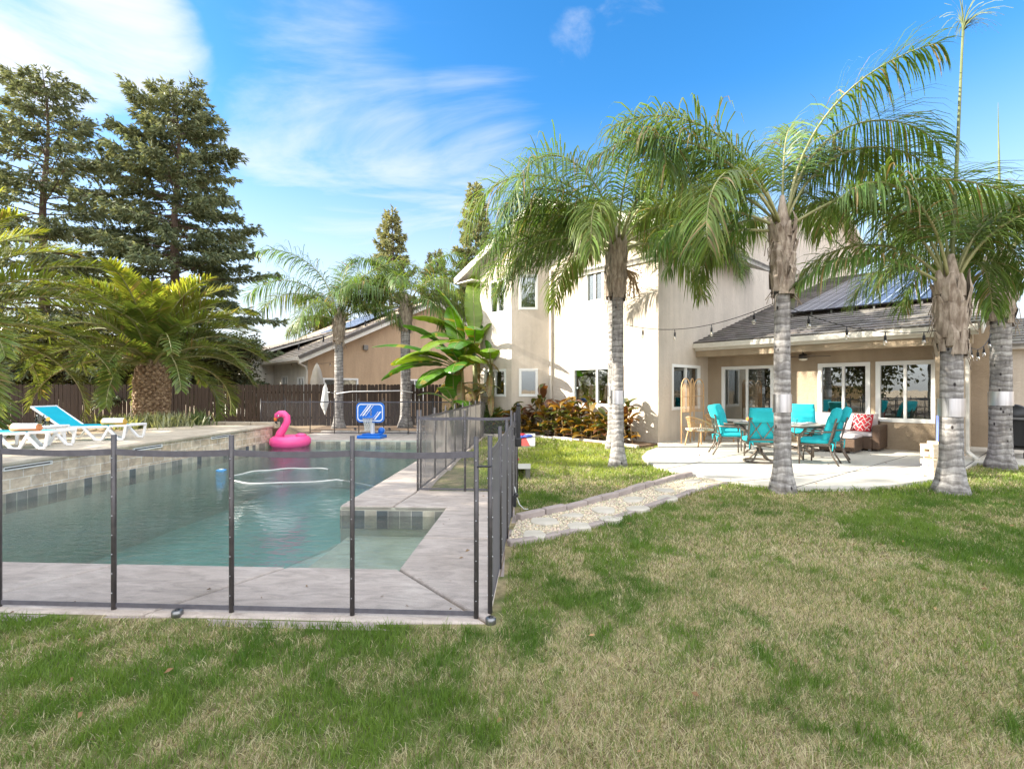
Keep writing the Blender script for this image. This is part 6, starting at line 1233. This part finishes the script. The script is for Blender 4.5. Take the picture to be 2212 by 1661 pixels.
# string lights
def strand(a, b, sag, n, label):
    a, b = Vector(a), Vector(b); t_ = thing('string_lights', label, 'string lights', a, 0, 'string light strands'); f = lambda s: (b-a)*s+Vector((0, 0, -sag*4*s*(1-s))); m = MB(); m.tube([f(i/24) for i in range(25)], .006, 5); m.build('cable', 'black', t_)
    for i in range(n):
        p = f((i+.6)/n); m = MB(); m.lathe([(.006, .0), (.008, -.05), (.017, -.055), (.019, -.115)], 10, p); so = m.build('socket', 'rubber', t_, True); m = MB(); m.lathe([(.014, -.115), (.026, -.15), (.027, -.175), (.012, -.195)], 12, p); bo = m.build('bulb', 'bulb', so, True); m = MB(); m.tube([p+Vector((0, 0, -.12)), p+Vector((0, 0, -.17))], .006, 5); m.build('filament', 'trim', bo)
strand((P1[0]+.16, P1[1], 2.83), (P2[0]-.14, P2[1], 2.82), .22, 4, 'string lights with clear bulbs from the shaded lawn palm to the patio edge palm')
strand((P2[0]+.1, P2[1]+.08, 2.80), (P3[0]-.14, P3[1]+.04, 2.42), .17, 4, 'string lights with clear bulbs from the patio edge palm to the spear leaf palm')
strand((P3[0]+.15, P3[1]+.04, 2.42), (P4[0]-.18, P4[1], 2.62), .30, 5, 'string lights with clear bulbs from the spear leaf palm to the right edge palm')
strand((-8.0, 22.4, 2.85), (-11.3, 24.4, 2.9), .15, 4, 'string lights under the eave of the tan neighbour house')
# dark bits in the mulch
for i in range(4):
    x, y = PL(-1.6-1.25*i, 13.1); t_ = thing('path_light', 'small black spotlight stuck in the mulch bed by the back fence', 'garden light', (x, y, 0), 0, 'mulch bed spotlights'); m = MB(); m.tube([(0, 0, -.02), (0, 0, .08)], .012, 6); m.build('stake', 'black', t_); m = MB(); m.tube([(0, .03, .09), (0, -.07, .12)], [.03, .045], 10); m.build('head', 'black', t_)

# dry leaf litter on the lawn, deck and patio
n = 240; x = rng.uniform(-3.5, 9, n); y = rng.uniform(1.9, 11, n); k = np.abs(x) < y*1.05; x, y = x[k], y[k]
u_ = (x-PO[0])*PC-(y-PO[1])*PS; v_ = (x-PO[0])*PS+(y-PO[1])*PC; k = ~((u_ < .02) & (v_ > -.05)); x, y = x[k], y[k]; n = len(x); lw_ = lawnok(x, y); z = np.where(lw_, .022, .006)+np.where(inpoly(x, y, patio), PZ, 0)
a = rng.uniform(0, 6.28, n); l = rng.uniform(.02, .055, n); q = l*rng.uniform(.2, .4, n); up = rng.uniform(.004, .018, n)
V = np.stack([np.c_[x-np.cos(a)*l*.5, y-np.sin(a)*l*.5, z], np.c_[x-np.sin(a)*q*.5, y+np.cos(a)*q*.5, z+up], np.c_[x+np.cos(a)*l*.5, y+np.sin(a)*l*.5, z+up*.4], np.c_[x+np.sin(a)*q*.5, y-np.cos(a)*q*.5, z]], 1).reshape(-1, 3)
o = npmesh('leaf_litter', V, np.arange(4*n).reshape(-1, 4), 'petal'); o['kind'] = 'stuff'; tag(o, 'scattered small dry brown leaf bits on the lawn, deck and patio', 'leaf litter')
